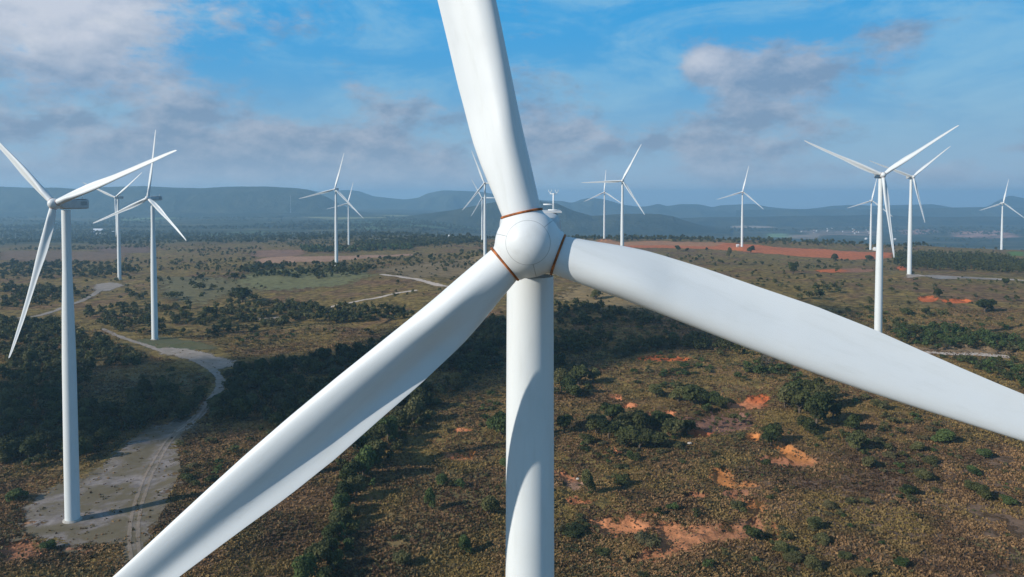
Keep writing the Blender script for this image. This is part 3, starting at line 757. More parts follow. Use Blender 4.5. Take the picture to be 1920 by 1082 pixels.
M_green = leaf_mat('bright_leaves', (.030, .050, .015), (.090, .128, .038), (.12, .15, .05))
M_bare = leaf_mat('bare_twigs', (.11, .085, .07), (.22, .18, .155), (.2, .16, .13))
M_scrub = leaf_mat('scrub_leaves', (.026, .036, .013), (.092, .105, .036), (.15, .115, .06), .6)
M_dry = leaf_mat('dry_stems', (.080, .046, .027), (.33, .195, .090), (.27, .19, .062), .85, .28, .50)
M_heath = leaf_mat('heath_leaves', (.036, .030, .016), (.155, .128, .058), (.125, .075, .046), .8, .3, .3)
M_bark = simple('bark', (.13, .10, .075), .9, .1, .3, 2.0)
def crown(n, seed, shape='round', leaf=.085):
    """leaf faces through a lobed volume; radius 1 across, base at z=0; returns verts (4n,3) and tone per vertex"""
    rg = np.random.default_rng(seed)
    if shape == 'round': K, zr, hh = 9, (.50, 1.35), .62
    elif shape == 'bush': K, zr, hh = 7, (.20, .62), .45
    elif shape == 'column': K, zr, hh = 9, (.7, 4.0), .75
    else: K, zr, hh = 8, (.6, 1.6), .6
    a = rg.uniform(0, 2 * np.pi, K); rad = np.sqrt(rg.uniform(0.0, 1, K)) * (.58 if shape != 'column' else .35)
    zc = rg.uniform(zr[0], zr[1], K)
    if shape == 'column': zc = np.linspace(zr[0], zr[1], K)
    C = np.stack([rad * np.cos(a), rad * np.sin(a), zc], -1)
    C[0] = (0, 0, (zr[0] + zr[1]) / 2)
    lr = rg.uniform(.30, .52, K) * (1.0 if shape != 'column' else .9); lr[0] = .58 if shape != 'column' else .5
    if shape == 'column': lr = lr * np.linspace(1.15, .7, K)
    li = rg.choice(K, n, p=lr ** 2 / (lr ** 2).sum())
    d = rg.normal(size=(n, 3)); d /= np.linalg.norm(d, axis=1)[:, None]
    d[:, 2] = np.where(d[:, 2] < -.35, -d[:, 2], d[:, 2])
    rr = rg.uniform(.72, 1.06, n) ** .8
    p = C[li] + d * (lr[li] * rr)[:, None] * np.array([1, 1, hh / .62])
    p[:, 2] = np.maximum(p[:, 2], .04)
    nrm = d * .75 + rg.normal(size=(n, 3)) * .55 + np.array([0, 0, .25]); nrm /= np.linalg.norm(nrm, axis=1)[:, None]
    u = np.cross(nrm, rg.normal(size=(n, 3))); u /= np.linalg.norm(u, axis=1)[:, None] + 1e-9; v = np.cross(nrm, u)
    s_ = (leaf * rg.uniform(.6, 1.5, n))[:, None]; asp = rg.uniform(.5, 1.0, n)[:, None]
    q = np.stack([p - u * s_, p - v * s_ * asp, p + u * s_ * 1.1, p + v * s_ * asp], 1).reshape(-1, 3)
    tone = np.repeat(np.clip(rg.uniform(0, 1, K)[li] * .7 + rg.uniform(0, .3, n), 0, 1), 4)
    return q, tone
def crown_mesh(name, n, seed, shape, leaf, mat):
    q, tone = crown(n, seed, shape, leaf)
    me = mesh_np(name, q, np.arange(len(q)).reshape(-1, 4), mat)
    at = me.attributes.new('tone', 'FLOAT', 'POINT'); at.data.foreach_set('value', tone.astype(np.float32))
    return me
def trunk_mesh(seed, tall=1.0):
    rg = random.Random(seed); mb = MB()
    mb.tube([(0, 0, -.25), (rg.uniform(-.04, .04), rg.uniform(-.04, .04), .35 * tall), (rg.uniform(-.08, .08), rg.uniform(-.08, .08), 1.0 * tall)], [.10, .07, .025], 7)
    for i in range(4):
        a = rg.uniform(0, 6.28); z0 = rg.uniform(.25, .5) * tall
        mb.tube([(0, 0, z0), (.2 * math.cos(a), .2 * math.sin(a), z0 + .2), (.48 * math.cos(a), .48 * math.sin(a), z0 + .5)], [.05, .035, .012], 5)
    return mb.mesh('trunk', M_bark, smooth=True)
trunks = [trunk_mesh(i) for i in range(3)]; trunk_tall = trunk_mesh(9, 3.2)
MATS = dict(tree=M_leaf, olive=M_olive, green=M_green, bush=M_scrub, bare=M_bare, column=M_leaf)
SHAPE = dict(tree='round', olive='round', green='round', bush='bush', bare='twig', column='column')
LEAFS = {k_: [crown_mesh('crown', {'bush': 700, 'bare': 900, 'column': 1100}.get(k_, 2100), 100 + 7 * i + len(k_), SHAPE[k_], {'bare': .035, 'bush': .085}.get(k_, .075), MATS[k_]) for i in range({'tree': 6, 'olive': 3, 'green': 3, 'bush': 4, 'bare': 1, 'column': 2}[k_])] for k_ in MATS}
PL = []      # (x, y, radius, squash, kind, label, category, group)
def dist_px(x, y, r): return 2 * r / max(y, 1) * FOC
def one(px, py, wpx, kind, label, group=None, hs_=1.0):
    g = p2g(px, py)[0]; PL.append((g[0], g[1], wpx / 2 * g[1] / FOC, hs_, kind, label, group))
E1 = [
 (1446, 834, 40, 'tree', 'single round dark green tree above the orange earth bank', 1.15),
 (1601, 806, 34, 'tree', 'round green tree just right of the large dark clump', 1.0),
 (1608, 846, 42, 'olive', 'pale olive tree below the small round tree on the right', 1.1),
 (1058, 812, 36, 'tree', 'dark round tree touching the right side of the giant tower', 1.1),
 (1437, 690, 26, 'bare', 'leafless greyish brown tree among green bushes', 1.2),
 (1117, 562, 24, 'olive', 'rounded olive tree below the root of the right blade', .9),
 (1118, 582, 16, 'tree', 'small dark tree just below the rounded olive one', .9),
 (873, 1037, 30, 'green', 'bright green bushy tree alone on brown grass left of the giant tower', 1.15),
 (808, 954, 26, 'green', 'pointed green tree between the hedgerow and the giant tower', 1.5),
 (915, 966, 40, 'olive', 'wide olive tree close to the left side of the giant tower', .95),
 (1103, 925, 30, 'olive', 'slim yellow green tree near scattered earth right of the tower', 1.5),
 (940, 815, 50, 'green', 'leafy green tree partly behind the giant tower, left side', 1.0),
 (1487, 514, 22, 'tree', 'dark green tree with a smaller one behind, above the right blade', 1.1),
 (1566, 490, 15, 'tree', 'round tree in front of the orange field', 1.0),
 (1534, 494, 9, 'tree', 'small round tree left of the bigger one at the orange field', 1.0),
 (1630, 489, 17, 'tree', 'low wide tree at the right end of the orange field', .7),
 (1271, 471, 12, 'tree', 'tree standing in the red field, left of two', 1.0),
 (1288, 472, 8, 'tree', 'smaller tree standing in the red field, right of two', 1.0),
 (1325, 470, 6, 'tree', 'little dark tree alone in the middle of the red field', 1.1),
 (1367, 483, 11, 'olive', 'tall thin tree below the red field', 1.7),
 (1408, 475, 15, 'tree', 'tree right of the lone turbine at the red field', 1.0),
 (1429, 497, 8, 'tree', 'small dark tree in brown grass below the red field', 1.0),
 (1305, 489, 7, 'tree', 'tiny round tree below the red field, above the right blade', 1.0),
 (807, 486, 11, 'tree', 'dark round tree on bare grass left of the giant hub', 1.0),
 (671, 484, 7, 'tree', 'small tree at the edge of the pale ploughed field', 1.0),
 (440, 524, 18, 'tree', 'dark round tree on the green slope between two left turbines', .8),
 (376, 523, 17, 'tree', 'flat dark tree left of the round one on the green slope', .6),
 (1700, 590, 26, 'bush', 'dark bush right of the large turbine tower', .9),
 (1760, 558, 18, 'tree', 'dark tree beside the small red earth patches', 1.0),
 (1735, 590, 16, 'tree', 'small green tree near the bottom of the right scrubland', .9),
 (1847, 585, 40, 'tree', 'broad tree with a pale trunk in the scrub at right', .7),
 (1886, 535, 15, 'tree', 'tree at the end of the gravel strip near the right edge', 1.0),
 (1630, 567, 12, 'olive', 'small olive tree left of the large turbine tower', 1.1),
 (1826, 890, 28, 'green', 'bright green bush on purple brown ground at lower right', .6),
 (1890, 945, 30, 'green', 'dark green bush near the lower right edge', .6),
 (1528, 992, 34, 'olive', 'yellow green bush right of the narrow orange gully', .7),
 (1690, 1062, 26, 'green', 'small green bush at the bottom right', .8),
 (1770, 832, 44, 'green', 'leafy bush patch just under the right blade end', .6),
 (1437, 870, 26, 'bush', 'grey green bush below the orange bank', .7),
 (1215, 1020, 60, 'bush', 'broad round olive bush in the middle of the orange clearing', .55),
 (1080, 1000, 60, 'bush', 'dark shrub mass left of the orange clearing', .5),
 (745, 1010, 22, 'bush', 'straw coloured bush on the brown slope left of the tower', .7),
 (30, 940, 40, 'green', 'dark green shrub at the left edge above the gravel yard', .7),
 (90, 1030, 30, 'green', 'green shrub at the lower rim of the gravel yard', .6),
 (345, 885, 22, 'bush', 'straw bush on the right rim of the gravel yard', .7)]
for px, py, w_, kd, lb, hs_ in E1: one(px, py, w_, kd, lb, None, hs_)
def bunch(lst, kind, label, group, hs_=.95):
    for i, (px, py, w_) in enumerate(lst): one(px, py, w_, kind if i % 4 else ('olive' if kind == 'tree' else kind), label, group, hs_ * RNG.uniform(.85, 1.15))
bunch([(1118, 812, 46), (1150, 796, 50), (1142, 822, 46), (1175, 838, 54), (1172, 806, 50), (1205, 812, 50), (1228, 838, 52), (1236, 806, 44), (1262, 822, 46), (1288, 812, 36), (1200, 842, 48), (1255, 802, 34), (1100, 832, 30)], 'tree', 'dark leafy tree in the broad clump right of the giant tower', 'broad dark clump right of the tower', .8)
bunch([(1472, 765, 44), (1490, 748, 42), (1500, 775, 52), (1530, 798, 60), (1546, 765, 50), (1520, 752, 46), (1562, 785, 32), (1515, 812, 40)], 'tree', 'dark leafy tree in the tall clump below the middle of the right blade', 'tall dark clump below the right blade')
bunch([(1272, 752, 40), (1300, 758, 50), (1330, 757, 40), (1352, 765, 34), (1230, 745, 34)], 'tree', 'green tree in the small clump above the broad one', 'small clump of green trees', .75)
bunch([(1052, 722, 36), (1066, 740, 40), (1085, 722, 44), (1105, 738, 28), (1112, 716, 30), (1078, 745, 34)], 'tree', 'dark green tree in the clump at right edge of the giant tower', 'clump at the tower edge', .85)
bunch([(1500, 562, 20), (1518, 560, 26), (1535, 562, 28), (1550, 548, 26), (1562, 542, 22), (1530, 545, 22), (1570, 550, 18), (1495, 545, 16)], 'tree', 'dark tree in the clump left of the large right turbine tower', 'dark clump on the brown slope', .8)
bunch([(310, 560, 22), (325, 562, 26), (338, 558, 20), (250, 562, 24), (262, 566, 26), (240, 552, 20), (270, 556, 20), (455, 566, 38), (435, 563, 28), (475, 566, 26), (375, 545, 28), (360, 538, 20), (400, 543, 20)], 'tree', 'low dark tree on the grassy slope between the left turbines', 'trees on the left grassy slope', .7)
hed = [(790, 768, 46), (772, 790, 50), (752, 806, 44), (728, 822, 46), (705, 836, 52), (700, 870, 54), (676, 858, 58), (682, 892, 56), (660, 905, 46), (668, 925, 40), (648, 935, 44), (640, 960, 42), (652, 975, 36), (634, 990, 40), (622, 1012, 42), (640, 1005, 30), (610, 1040, 46), (592, 1066, 50), (625, 1062, 40), (572, 1095, 56), (605, 1100, 44), (745, 842, 30), (640, 880, 30), (655, 1030, 26)]
for i, (px, py, w_) in enumerate(hed):
    sz = 'tall' if w_ > 50 else ('middling' if w_ > 41 else 'low')
    one(px, py + 6, w_ * .95, ['tree', 'olive', 'tree', 'green'][i % 4], sz + ' leafy tree in the hedgerow crossing behind the lower left blade', 'trees of the diagonal hedgerow', RNG.uniform(.95, 1.3))
# woods and thickets: outlines on the picture, filled evenly on the ground
def fill(outline, spacing, rmin, rmax, kinds, label, group, hs_=(.75, 1.2), thin=0.0, nseed=3):
    pw = poly_w(outline); lo, hi = pw.min(0), pw.max(0)
    n = int((hi[0] - lo[0]) * (hi[1] - lo[1]) / spacing ** 2)
    Q = RNG.uniform(lo, hi, (min(n, 14000), 2)); Q = Q[inpoly(Q, pw)]
    if thin: Q = Q[(fbm(Q[:, 0] / 40, Q[:, 1] / 40, 3, nseed) + .5) > thin]
    for q in Q:
        PL.append((q[0], q[1], RNG.uniform(rmin, rmax) * RNG.uniform(.8, 1.1), RNG.uniform(*hs_), kinds[RNG.integers(len(kinds))], label, group))
TK = ['tree', 'tree', 'tree', 'bush', 'olive']
fill([(0, 600), (60, 604), (115, 603), (140, 630), (200, 645), (250, 660), (275, 672), (262, 686), (190, 690), (150, 720), (140, 765), (60, 760), (0, 740)], 5.2, 2.2, 4.4, TK, 'dark tree in the wood left of the gravel track', 'dark wood at the left')
fill([(0, 740), (140, 765), (235, 770), (255, 745), (300, 735), (350, 738), (395, 752), (388, 768), (345, 788), (290, 795), (230, 822), (180, 852), (120, 872), (60, 880), (0, 870)], 4.8, 2.2, 4.2, TK, 'dark tree in the wood inside the bend of the gravel track', 'dark wood by the track bend')
fill([(425, 700), (480, 690), (560, 680), (640, 665), (700, 650), (760, 640), (840, 610), (946, 600), (948, 690), (900, 700), (850, 740), (800, 770), (700, 790), (560, 800), (400, 792), (392, 772), (418, 740)], 4.8, 2.3, 4.8, TK, 'dark tree in the wood between the track and the giant tower', 'dark wood left of the giant tower', thin=.30)
fill([(1040, 575), (1100, 575), (1180, 588), (1260, 602), (1330, 628), (1400, 655), (1380, 668), (1290, 655), (1200, 662), (1120, 690), (1040, 700)], 4.8, 2.2, 4.4, TK, 'dark tree in the shaded wood right of the giant tower', 'shaded wood right of the giant tower', thin=.44)
fill([(150, 572), (280, 578), (420, 575), (560, 572), (660, 582), (640, 600), (560, 604), (480, 625), (400, 636), (330, 628), (280, 632), (220, 622), (160, 600)], 7.0, 2.2, 4.2, TK, 'green tree in the belt above the turbine on its mown pad', 'tree belt above the mown pad', thin=.40)
fill([(540, 575), (640, 572), (760, 582), (780, 600), (640, 606), (540, 600)], 5.5, 2.2, 4.2, TK, 'green tree in the belt above the lower left blade', 'tree belt above the lower left blade', thin=.30)
fill([(1655, 612), (1700, 612), (1780, 618), (1860, 632), (1930, 640), (1930, 660), (1840, 654), (1750, 655), (1690, 640)], 4.6, 2.2, 4.0, ['tree', 'green', 'green', 'bush'], 'green tree in the strip of wood above the pale lane', 'green strip of wood above the lane', (.6, .95))
fill([(1790, 672), (1860, 676), (1930, 682), (1930, 735), (1880, 715), (1830, 695)], 4.8, 2.0, 3.8, ['green', 'tree', 'bush'], 'green tree in the strip between the pale lane and the blade', 'green strip of wood below the lane', (.6, .9))
fill([(1395, 690), (1440, 680), (1500, 695), (1545, 712), (1500, 712), (1440, 705), (1400, 702)], 5.0, 1.8, 3.4, ['green', 'tree', 'bush'], 'green bush in the patch just under the right blade', 'bush patch under the right blade', (.5, .8))
fill([(1570, 745), (1640, 752), (1720, 780), (1800, 810), (1740, 812), (1660, 790), (1590, 765)], 6.0, 1.6, 3.2, ['green', 'bush', 'olive'], 'green bush in the loose band along the underside of the right blade', 'loose bush band under the right blade', (.45, .8))
fill([(1190, 690), (1260, 690), (1310, 680), (1330, 700), (1240, 712)], 6.0, 1.6, 3.0, ['bush', 'green'], 'low bush near the narrow red earth bank', 'bushes by the narrow red bank', (.5, .8))
fill([(1040, 985), (1120, 975), (1140, 1020), (1120, 1082), (1040, 1082)], 4.0, 1.2, 2.4, ['bush'], 'dusky shrub left of the orange clearing', 'shrubs left of the orange clearing', (.5, .8), .35)
fill([(0, 535), (60, 540), (140, 545), (150, 560), (100, 572), (0, 585)], 8, 2.4, 4.6, TK, 'dark tree in the left edge wood beyond the track', 'wood at the left edge', thin=.35)
fill([(0, 495), (140, 492), (280, 508), (200, 522), (100, 525), (0, 520)], 10, 2.6, 5.0, TK, 'far dark tree beyond the left turbine tower', 'far trees on the left', thin=.42)
fill([(480, 496), (640, 497), (700, 502), (680, 515), (600, 524), (520, 520), (440, 512)], 8, 2.4, 4.4, TK, 'dark tree in the belt at the foot of a middle turbine', 'belt at the foot of the middle turbine', thin=.35)
fill([(560, 466), (660, 466), (770, 462), (772, 470), (660, 474), (570, 474)], 8, 3.0, 4.6, ['green', 'tree'], 'tree in the straight green plantation strip', 'green plantation strip', (1.0, 1.3))
fill([(660, 456), (780, 450), (905, 448), (905, 457), (780, 463), (670, 463)], 11, 3.5, 5.5, ['tree'], 'far tree in the dark wood behind the green strip', 'dark wood behind the green strip', (.9, 1.2))
fill([(1676, 499), (1690, 505), (1780, 509), (1860, 512), (1925, 513), (1925, 500), (1880, 484), (1800, 480), (1690, 478), (1674, 486)], 6.0, 2.0, 2.9, ['column'], 'tall slim tree in the dense plantation on the right', 'dense plantation on the right', (.8, 1.1))
fill([(1054, 444), (1200, 447), (1400, 450), (1600, 458), (1700, 462), (1930, 466), (1930, 470), (1700, 470), (1600, 464), (1400, 457), (1200, 452), (1054, 451)], 8, 3.2, 5.6, ['tree'], 'far tree in the dark line along the edge of the plateau', 'tree line at the edge of the plateau', (.8, 1.25))
fill([(745, 770), (800, 760), (810, 790), (740, 850), (715, 880), (705, 920), (680, 960), (670, 1010), (660, 1040), (640, 1082), (560, 1090), (590, 1040), (620, 980), (640, 930), (650, 880), (690, 830)], 3.4, 1.2, 2.4, ['tree', 'bush', 'green'], 'low leafy tree filling the hedgerow behind the lower left blade', 'trees of the diagonal hedgerow', (.8, 1.2))
# scattered bushes and small trees all over the scrubland, thicker where the noise says so
def scatter(n, x0, x1, y0, y1, rmin, rmax, thr, kinds, label, group, fs=70, hs_=(.5, .95), sd=4):
    Q = np.stack([RNG.uniform(x0, x1, n), RNG.uniform(y0, y1, n)], -1)
    Q = Q[(np.abs(Q[:, 0]) < Q[:, 1] * .78)]
    Q = Q[(fbm(Q[:, 0] / fs, Q[:, 1] / (fs * .7), 4, sd) + RNG.uniform(-.07, .07, len(Q))) > thr]
    keep = np.ones(len(Q), bool)
    for pw_ in CLEAR: keep &= ~inpoly(Q, pw_)
    for q in Q[keep]:
        PL.append((q[0], q[1], rmin + (rmax - rmin) * RNG.uniform() ** 2.2, RNG.uniform(*hs_), kinds[RNG.integers(len(kinds))], label, group))
CLEAR = [poly_w(p_) for p_ in (
 [(400, 770), (352, 796), (332, 835), (340, 880), (320, 925), (300, 970), (275, 1020), (262, 1060), (235, 1050), (232, 1018), (110, 1026), (50, 1000), (45, 950), (110, 905), (205, 855), (290, 792)],
 [(200, 610), (300, 640), (255, 632), (300, 628), (400, 640), (450, 684), (420, 700), (425, 725), (400, 775), (380, 770), (395, 720), (370, 690), (300, 670), (230, 645)],
 [(170, 530), (235, 530), (205, 550), (175, 550)], [(1055, 452), (1420, 454), (1680, 470), (1675, 487), (1500, 486), (1380, 476), (1050, 466)],
 [(480, 468), (570, 466), (790, 474), (720, 486), (600, 494), (470, 498)],
 [(1112, 970), (1180, 966), (1300, 980), (1390, 980), (1418, 958), (1440, 1004), (1310, 1024), (1250, 1048), (1150, 1056), (1120, 1005)],
 [(0, 470), (240, 474), (230, 490), (0, 492)], [(300, 1000), (420, 880), (640, 850), (600, 1000), (480, 1090), (300, 1090)])]
scatter(7000, -420, 420, 175, 560, .7, 3.1, .035, ['bush', 'bush', 'olive', 'green', 'olive', 'tree'], 'low bush scattered on the brown scrubland', 'scattered bushes on the near scrub', 45, (.45, .8))
scatter(900, -420, 420, 175, 480, .4, 1.5, -.12, ['bush', 'bush', 'olive'], 'low bush scattered on the brown scrubland', 'scattered bushes on the near scrub', 45, (.4, .8), 9)
scatter(3600, -900, 900, 420, 1150, .9, 3.4, .015, ['bush', 'tree', 'olive', 'tree'], 'small dark tree scattered on the middle slopes', 'scattered trees on the middle slopes', 90, (.6, 1.0), 5)
scatter(5200, -1350, 0, 850, 1800, 1.4, 4.2, .0, ['tree', 'tree', 'olive'], 'small far tree scattered beyond the left turbines', 'scattered far trees on the left', 150, (.7, 1.1), 6)
scatter(900, 0, 1300, 850, 1600, 1.2, 3.6, .08, ['tree', 'tree', 'olive'], 'small far tree scattered beyond the right blade', 'scattered far trees on the right', 120, (.7, 1.1), 6)
scatter(15000, -3600, 500, 1750, 5200, 4.0, 10.0, .03, ['tree'], 'far tree on the hazy plain', 'far trees on the plain', 420, (.7, 1.0), 12)
for k_ in range(26):     # field hedges across the far plain
    y_ = RNG.uniform(1800, 4800); x_ = RNG.uniform(-.65, -.02) * y_; L_ = RNG.uniform(250, 900)
    for j in range(int(L_ / 11)):
        PL.append((x_ + j * 11 - L_ / 2 + RNG.uniform(-4, 4), y_ + RNG.uniform(-7, 7) + j * RNG.uniform(-.2, .2), RNG.uniform(4, 7.5), RNG.uniform(.7, 1.1), 'tree', 'far tree on the hazy plain', 'far trees on the plain'))
scatter(5200, 300, 4400, 2700, 5600, 6.0, 14.0, .03, ['tree'], 'far tree in the hazy valley', 'far trees in the valley', 500, (.6, .9), 13)
# keep clear of towers and of the sheets of gravel
PLa = np.array([(p_[0], p_[1]) for p_ in PL])
ok = np.ones(len(PL), bool)
for (cx, cy, cz) in [t_[0] for t_ in TURB] + [NEAR]:
    ok &= np.hypot(PLa[:, 0] - cx, PLa[:, 1] - cy) > 9
line = poly_w(track_pts); 
near_ = PLa[:, 1] < 700
dd = -sdist(PLa[near_], line, closed=False)
tmp = np.ones(len(PL), bool); tmp[near_] = dd > 4.6; ok &= tmp
for ln_ in ([(1690, 655), (1740, 661), (1800, 664), (1850, 666), (1900, 670)], [(612, 578), (650, 569), (700, 560), (745, 550), (784, 544)], [(715, 514), (745, 518), (775, 523), (805, 530), (825, 536), (850, 538)], [(1720, 517), (1800, 520), (1860, 523), (1930, 527)], [(-20, 602), (30, 597), (62, 594), (90, 587), (118, 577), (150, 566)]):
    lw_ = poly_w(ln_); mid_ = lw_.mean(0); nr_ = np.abs(PLa[:, 1] - mid_[1]) < 220
    t2 = np.ones(len(PL), bool); t2[nr_] = -sdist(PLa[nr_], lw_, closed=False) > 8; ok &= t2
PL = [p_ for p_, o_ in zip(PL, ok) if o_]
zs = height(np.array([p_[0] for p_ in PL]), np.array([p_[1] for p_ in PL]))
def in_view(p_, z):
    x, y, r = p_[:3]
    px = 960 + FOC * x / y; py = 368 + FOC * (CAMZ - z) / y
    return -30 < px < 1950 and py < 1110 + r * 2 * FOC / y
vis = [in_view(p_, z) for p_, z in zip(PL, zs)]
def hidden(p_, z):
    """stands wholly behind a blade or the tower of the giant turbine"""
    x, y = p_[:2]; px = 960 + FOC * x / y; py = 368 + FOC * (CAMZ - z) / y - 6
    m_ = 10
    if 951 + m_ < px < 1036 - m_ and py > 520: return True
    if px > 1060 and (443 + (px - 1060) * .25 + max(0, px - 1400) * .12 + m_) < py < (515 + (px - 1040) * .37 - max(0, px - 1600) * .08 - m_): return True
    if px < 925 and py > 480 and (470 + (928 - px) * .8555 + m_) < py and py < min(520 + (975 - px) * 1.04, 800 + (700 - px) * .70 if px < 760 else 1e9) - m_: return True
    return False
score = [dist_px(p_[0], p_[1], p_[2]) * (1 if v_ and not hidden(p_, z) else 0) + (1000 if p_[6] is None else 0) for p_, v_, z in zip(PL, vis, zs)]
order = np.argsort(score)[::-1]
single = set(order[:298].tolist())
CATS = dict(tree='tree', olive='tree', green='tree', bush='bush', bare='tree', column='tree')
for i in single:
    x, y, r, hs_, kind, label, group = PL[i]; z = zs[i]
    is_bush = kind == 'bush'
    root = bpy.data.objects.new('bush' if is_bush else 'tree', None); COL.objects.link(root)
    root.location = (x, y, z - .1); root.rotation_euler = (0, 0, RNG.uniform(0, 6.28)); root.scale = (r * 1.12, r * 1.12, r * 1.12 * hs_)
    if is_bush and ' tree ' in label: label = label.replace('tree', 'bush', 1)
    tag(root, label, CATS[kind], group)
    c_ = link('foliage' if is_bush else 'crown', LEAFS[kind][RNG.integers(len(LEAFS[kind]))], root)
    if is_bush:
        t_ = link('stem', trunks[RNG.integers(3)], root); t_.scale = (.8, .8, .5)
    else: link('trunk', trunk_tall if kind == 'column' else trunks[RNG.integers(3)], root)
# the rest, past the three hundred that show largest, as merged growth of each kind of place
LOD = {}
def lod(kind, n, v_):
    key = (kind, n, v_)
    if key not in LOD: LOD[key] = crown(n, 500 + v_ * 13 + n, SHAPE[kind], .085 * math.sqrt(1300 / n) * .62)
    return LOD[key]
buckets = {}
for i, p_ in enumerate(PL):
    if i in single: continue
    x, y, r, hs_, kind, label, group = p_
    if not (-.80 < x / y < .80): continue
    s_ = dist_px(x, y, r)
    n = 10 if s_ < 4 else 22 if s_ < 8 else 60 if s_ < 14 else 140 if s_ < 24 else 260
    q, tone = lod(kind, n, int(RNG.integers(4)))
    a = RNG.uniform(0, 6.28); ca_, sa_ = math.cos(a), math.sin(a)
    Q = np.stack([(q[:, 0] * ca_ - q[:, 1] * sa_) * r + x, (q[:, 0] * sa_ + q[:, 1] * ca_) * r + y, q[:, 2] * r * hs_ + zs[i] - .1], -1)
    far_ = y > 1700
    buckets.setdefault('tree' if kind in ('tree', 'bare', 'column') else kind, []).append((Q, np.clip(tone * .8 + RNG.uniform(-.15, .25), 0, 1)))
for kind, lst in buckets.items():
    Q = np.concatenate([a[0] for a in lst]); tn = np.concatenate([a[1] for a in lst])
    nm = {'tree': 'woodland', 'olive': 'olive_thicket', 'green': 'green_thicket', 'bush': 'scrub'}[kind]
    me = mesh_np(nm, Q, np.arange(len(Q)).reshape(-1, 4), MATS[kind])
    at = me.attributes.new('tone', 'FLOAT', 'POINT'); at.data.foreach_set('value', tn.astype(np.float32))
    tag(link(nm, me), {'tree': 'dark woods and far trees covering the hollows and the plain', 'olive': 'olive green trees and thicket mixed through the woods', 'green': 'brighter green thicket and plantation growth', 'bush': 'low scrub spread over the brown ground'}[kind], kind='stuff')
# tussocks of dry grass and heath on the nearer ground
def tussocks(n, y0, y1, size, mat, name, label, thr, sd):
    y = np.exp(RNG.uniform(math.log(y0), math.log(y1), n)); x = RNG.uniform(-.74, .74, n) * y
    Q = np.stack([x, y], -1)
    keep = (fbm(x / 30, y / 24, 4, sd) + .5 * fbm(x / 5, y / 5, 2, sd + 1)) > thr
    for pw_ in CLEAR[:2]: keep &= ~(inpoly(Q, pw_) & (RNG.uniform(size=n) < .972))
    for pw_, c_, e_ in PATCHW[:37]: keep &= ~(inpoly(Q, pw_) & (RNG.uniform(size=n) < .9))
    Q = Q[keep]; n = len(Q); z = height(Q[:, 0], Q[:, 1])
    m_ = 4
    s_ = size * RNG.uniform(.5, 1.5, n) ** 1.3
    a = RNG.uniform(0, 6.28, (n, m_)); lean = RNG.uniform(.15, .9, (n, m_)); wd = RNG.uniform(.22, .50, (n, m_)) * s_[:, None]; hh = RNG.uniform(.5, 1.0, (n, m_)) * s_[:, None]
    ox = RNG.normal(0, .28, (n, m_)) * s_[:, None]; oy = RNG.normal(0, .28, (n, m_)) * s_[:, None]
    bx = Q[:, 0:1] + ox; by = Q[:, 1:2] + oy; bz = z[:, None] - .05 * s_[:, None]
    ux, uy = -np.sin(a), np.cos(a); tx = bx + np.cos(a) * hh * lean; ty = by + np.sin(a) * hh * lean
    v = np.stack([np.stack([bx - ux * wd, by - uy * wd, bz + 0 * bx], -1), np.stack([bx + ux * wd, by + uy * wd, bz + 0 * bx], -1),
                  np.stack([tx + ux * wd * .8, ty + uy * wd * .8, bz + hh * .8], -1), np.stack([tx - ux * wd * .6, ty - uy * wd * .6, bz + hh * .9], -1)], 2).reshape(-1, 3)
    me = mesh_np(name, v, np.arange(len(v)).reshape(-1, 4), mat)
    at = me.attributes.new('tone', 'FLOAT', 'POINT'); at.data.foreach_set('value', np.repeat(np.clip(RNG.uniform(0, 1, n) * .5 + .25 + 1.3 * fbm(Q[:, 0] / 14, Q[:, 1] / 14, 4, sd + 3), 0, 1), m_ * 4).astype(np.float32))
    tag(link(name, me), label, kind='stuff')
tussocks(190000, 188, 560, .50, M_dry, 'dry_grass', 'dry straw coloured and brown grass tussocks', -.30, 71)
tussocks(70000, 188, 600, .62, M_heath, 'heath', 'low grey green heath growing between the grass', .02, 83)
# ------------------------------------------------------------------ far sheds, houses, poles, a lattice mast, stones
M_wallw = simple('white_wall', (.58, .57, .54), .7); M_roofw = simple('pale_metal_roof', (.80, .81, .83), .4, .5, .1, .3)
M_roofr = simple('red_tile_roof', (.33, .12, .08), .8); M_steel = simple('galvanised_steel', (.45, .47, .48), .5); M_win = simple('dark_window', (.05, .06, .07), .2)
def house(px, py, wpx, dep, hgt, rot, roof, label, cat='house', group=None):
    g = p2g(px, py)[0]; wd = wpx * g[1] / FOC; z = float(height(g[0:1], g[1:2])[0])
    root = bpy.data.objects.new('house' if cat == 'house' else 'shed', None); COL.objects.link(root); root.location = (g[0], g[1], z); root.rotation_euler = (0, 0, rot)
    tag(root, label, cat, group)
    mb = MB(); w2, d2 = wd / 2, dep / 2
    mb.box(-w2, w2, -d2, d2, -1, hgt); link('wall', mb.mesh('wall', M_wallw), root)
    mb = MB(); rh = d2 * .55; o_ = .6
    mb.add([(-w2 - o_, -d2 - o_, hgt), (w2 + o_, -d2 - o_, hgt), (w2 + o_, 0, hgt + rh), (-w2 - o_, 0, hgt + rh), (-w2 - o_, d2 + o_, hgt), (w2 + o_, d2 + o_, hgt)],
           [(0, 1, 2, 3), (3, 2, 5, 4), (0, 3, 4), (1, 5, 2), (0, 4, 5, 1)])
    link('roof', mb.mesh('roof', roof), root)
    n_ = max(2, int(wd / 6))
    for i in range(n_):
        mb = MB(); x_ = -w2 + wd * (i + .5) / n_; mb.box(x_ - .7, x_ + .7, -d2 - .05, -d2 + .05, hgt * .35, hgt * .7); link('window', mb.mesh('window', M_win), root)
house(184, 436, 15, 26, 9, .25, M_roofw, 'long white shed roof far off left, largest of the white sheds', 'shed')
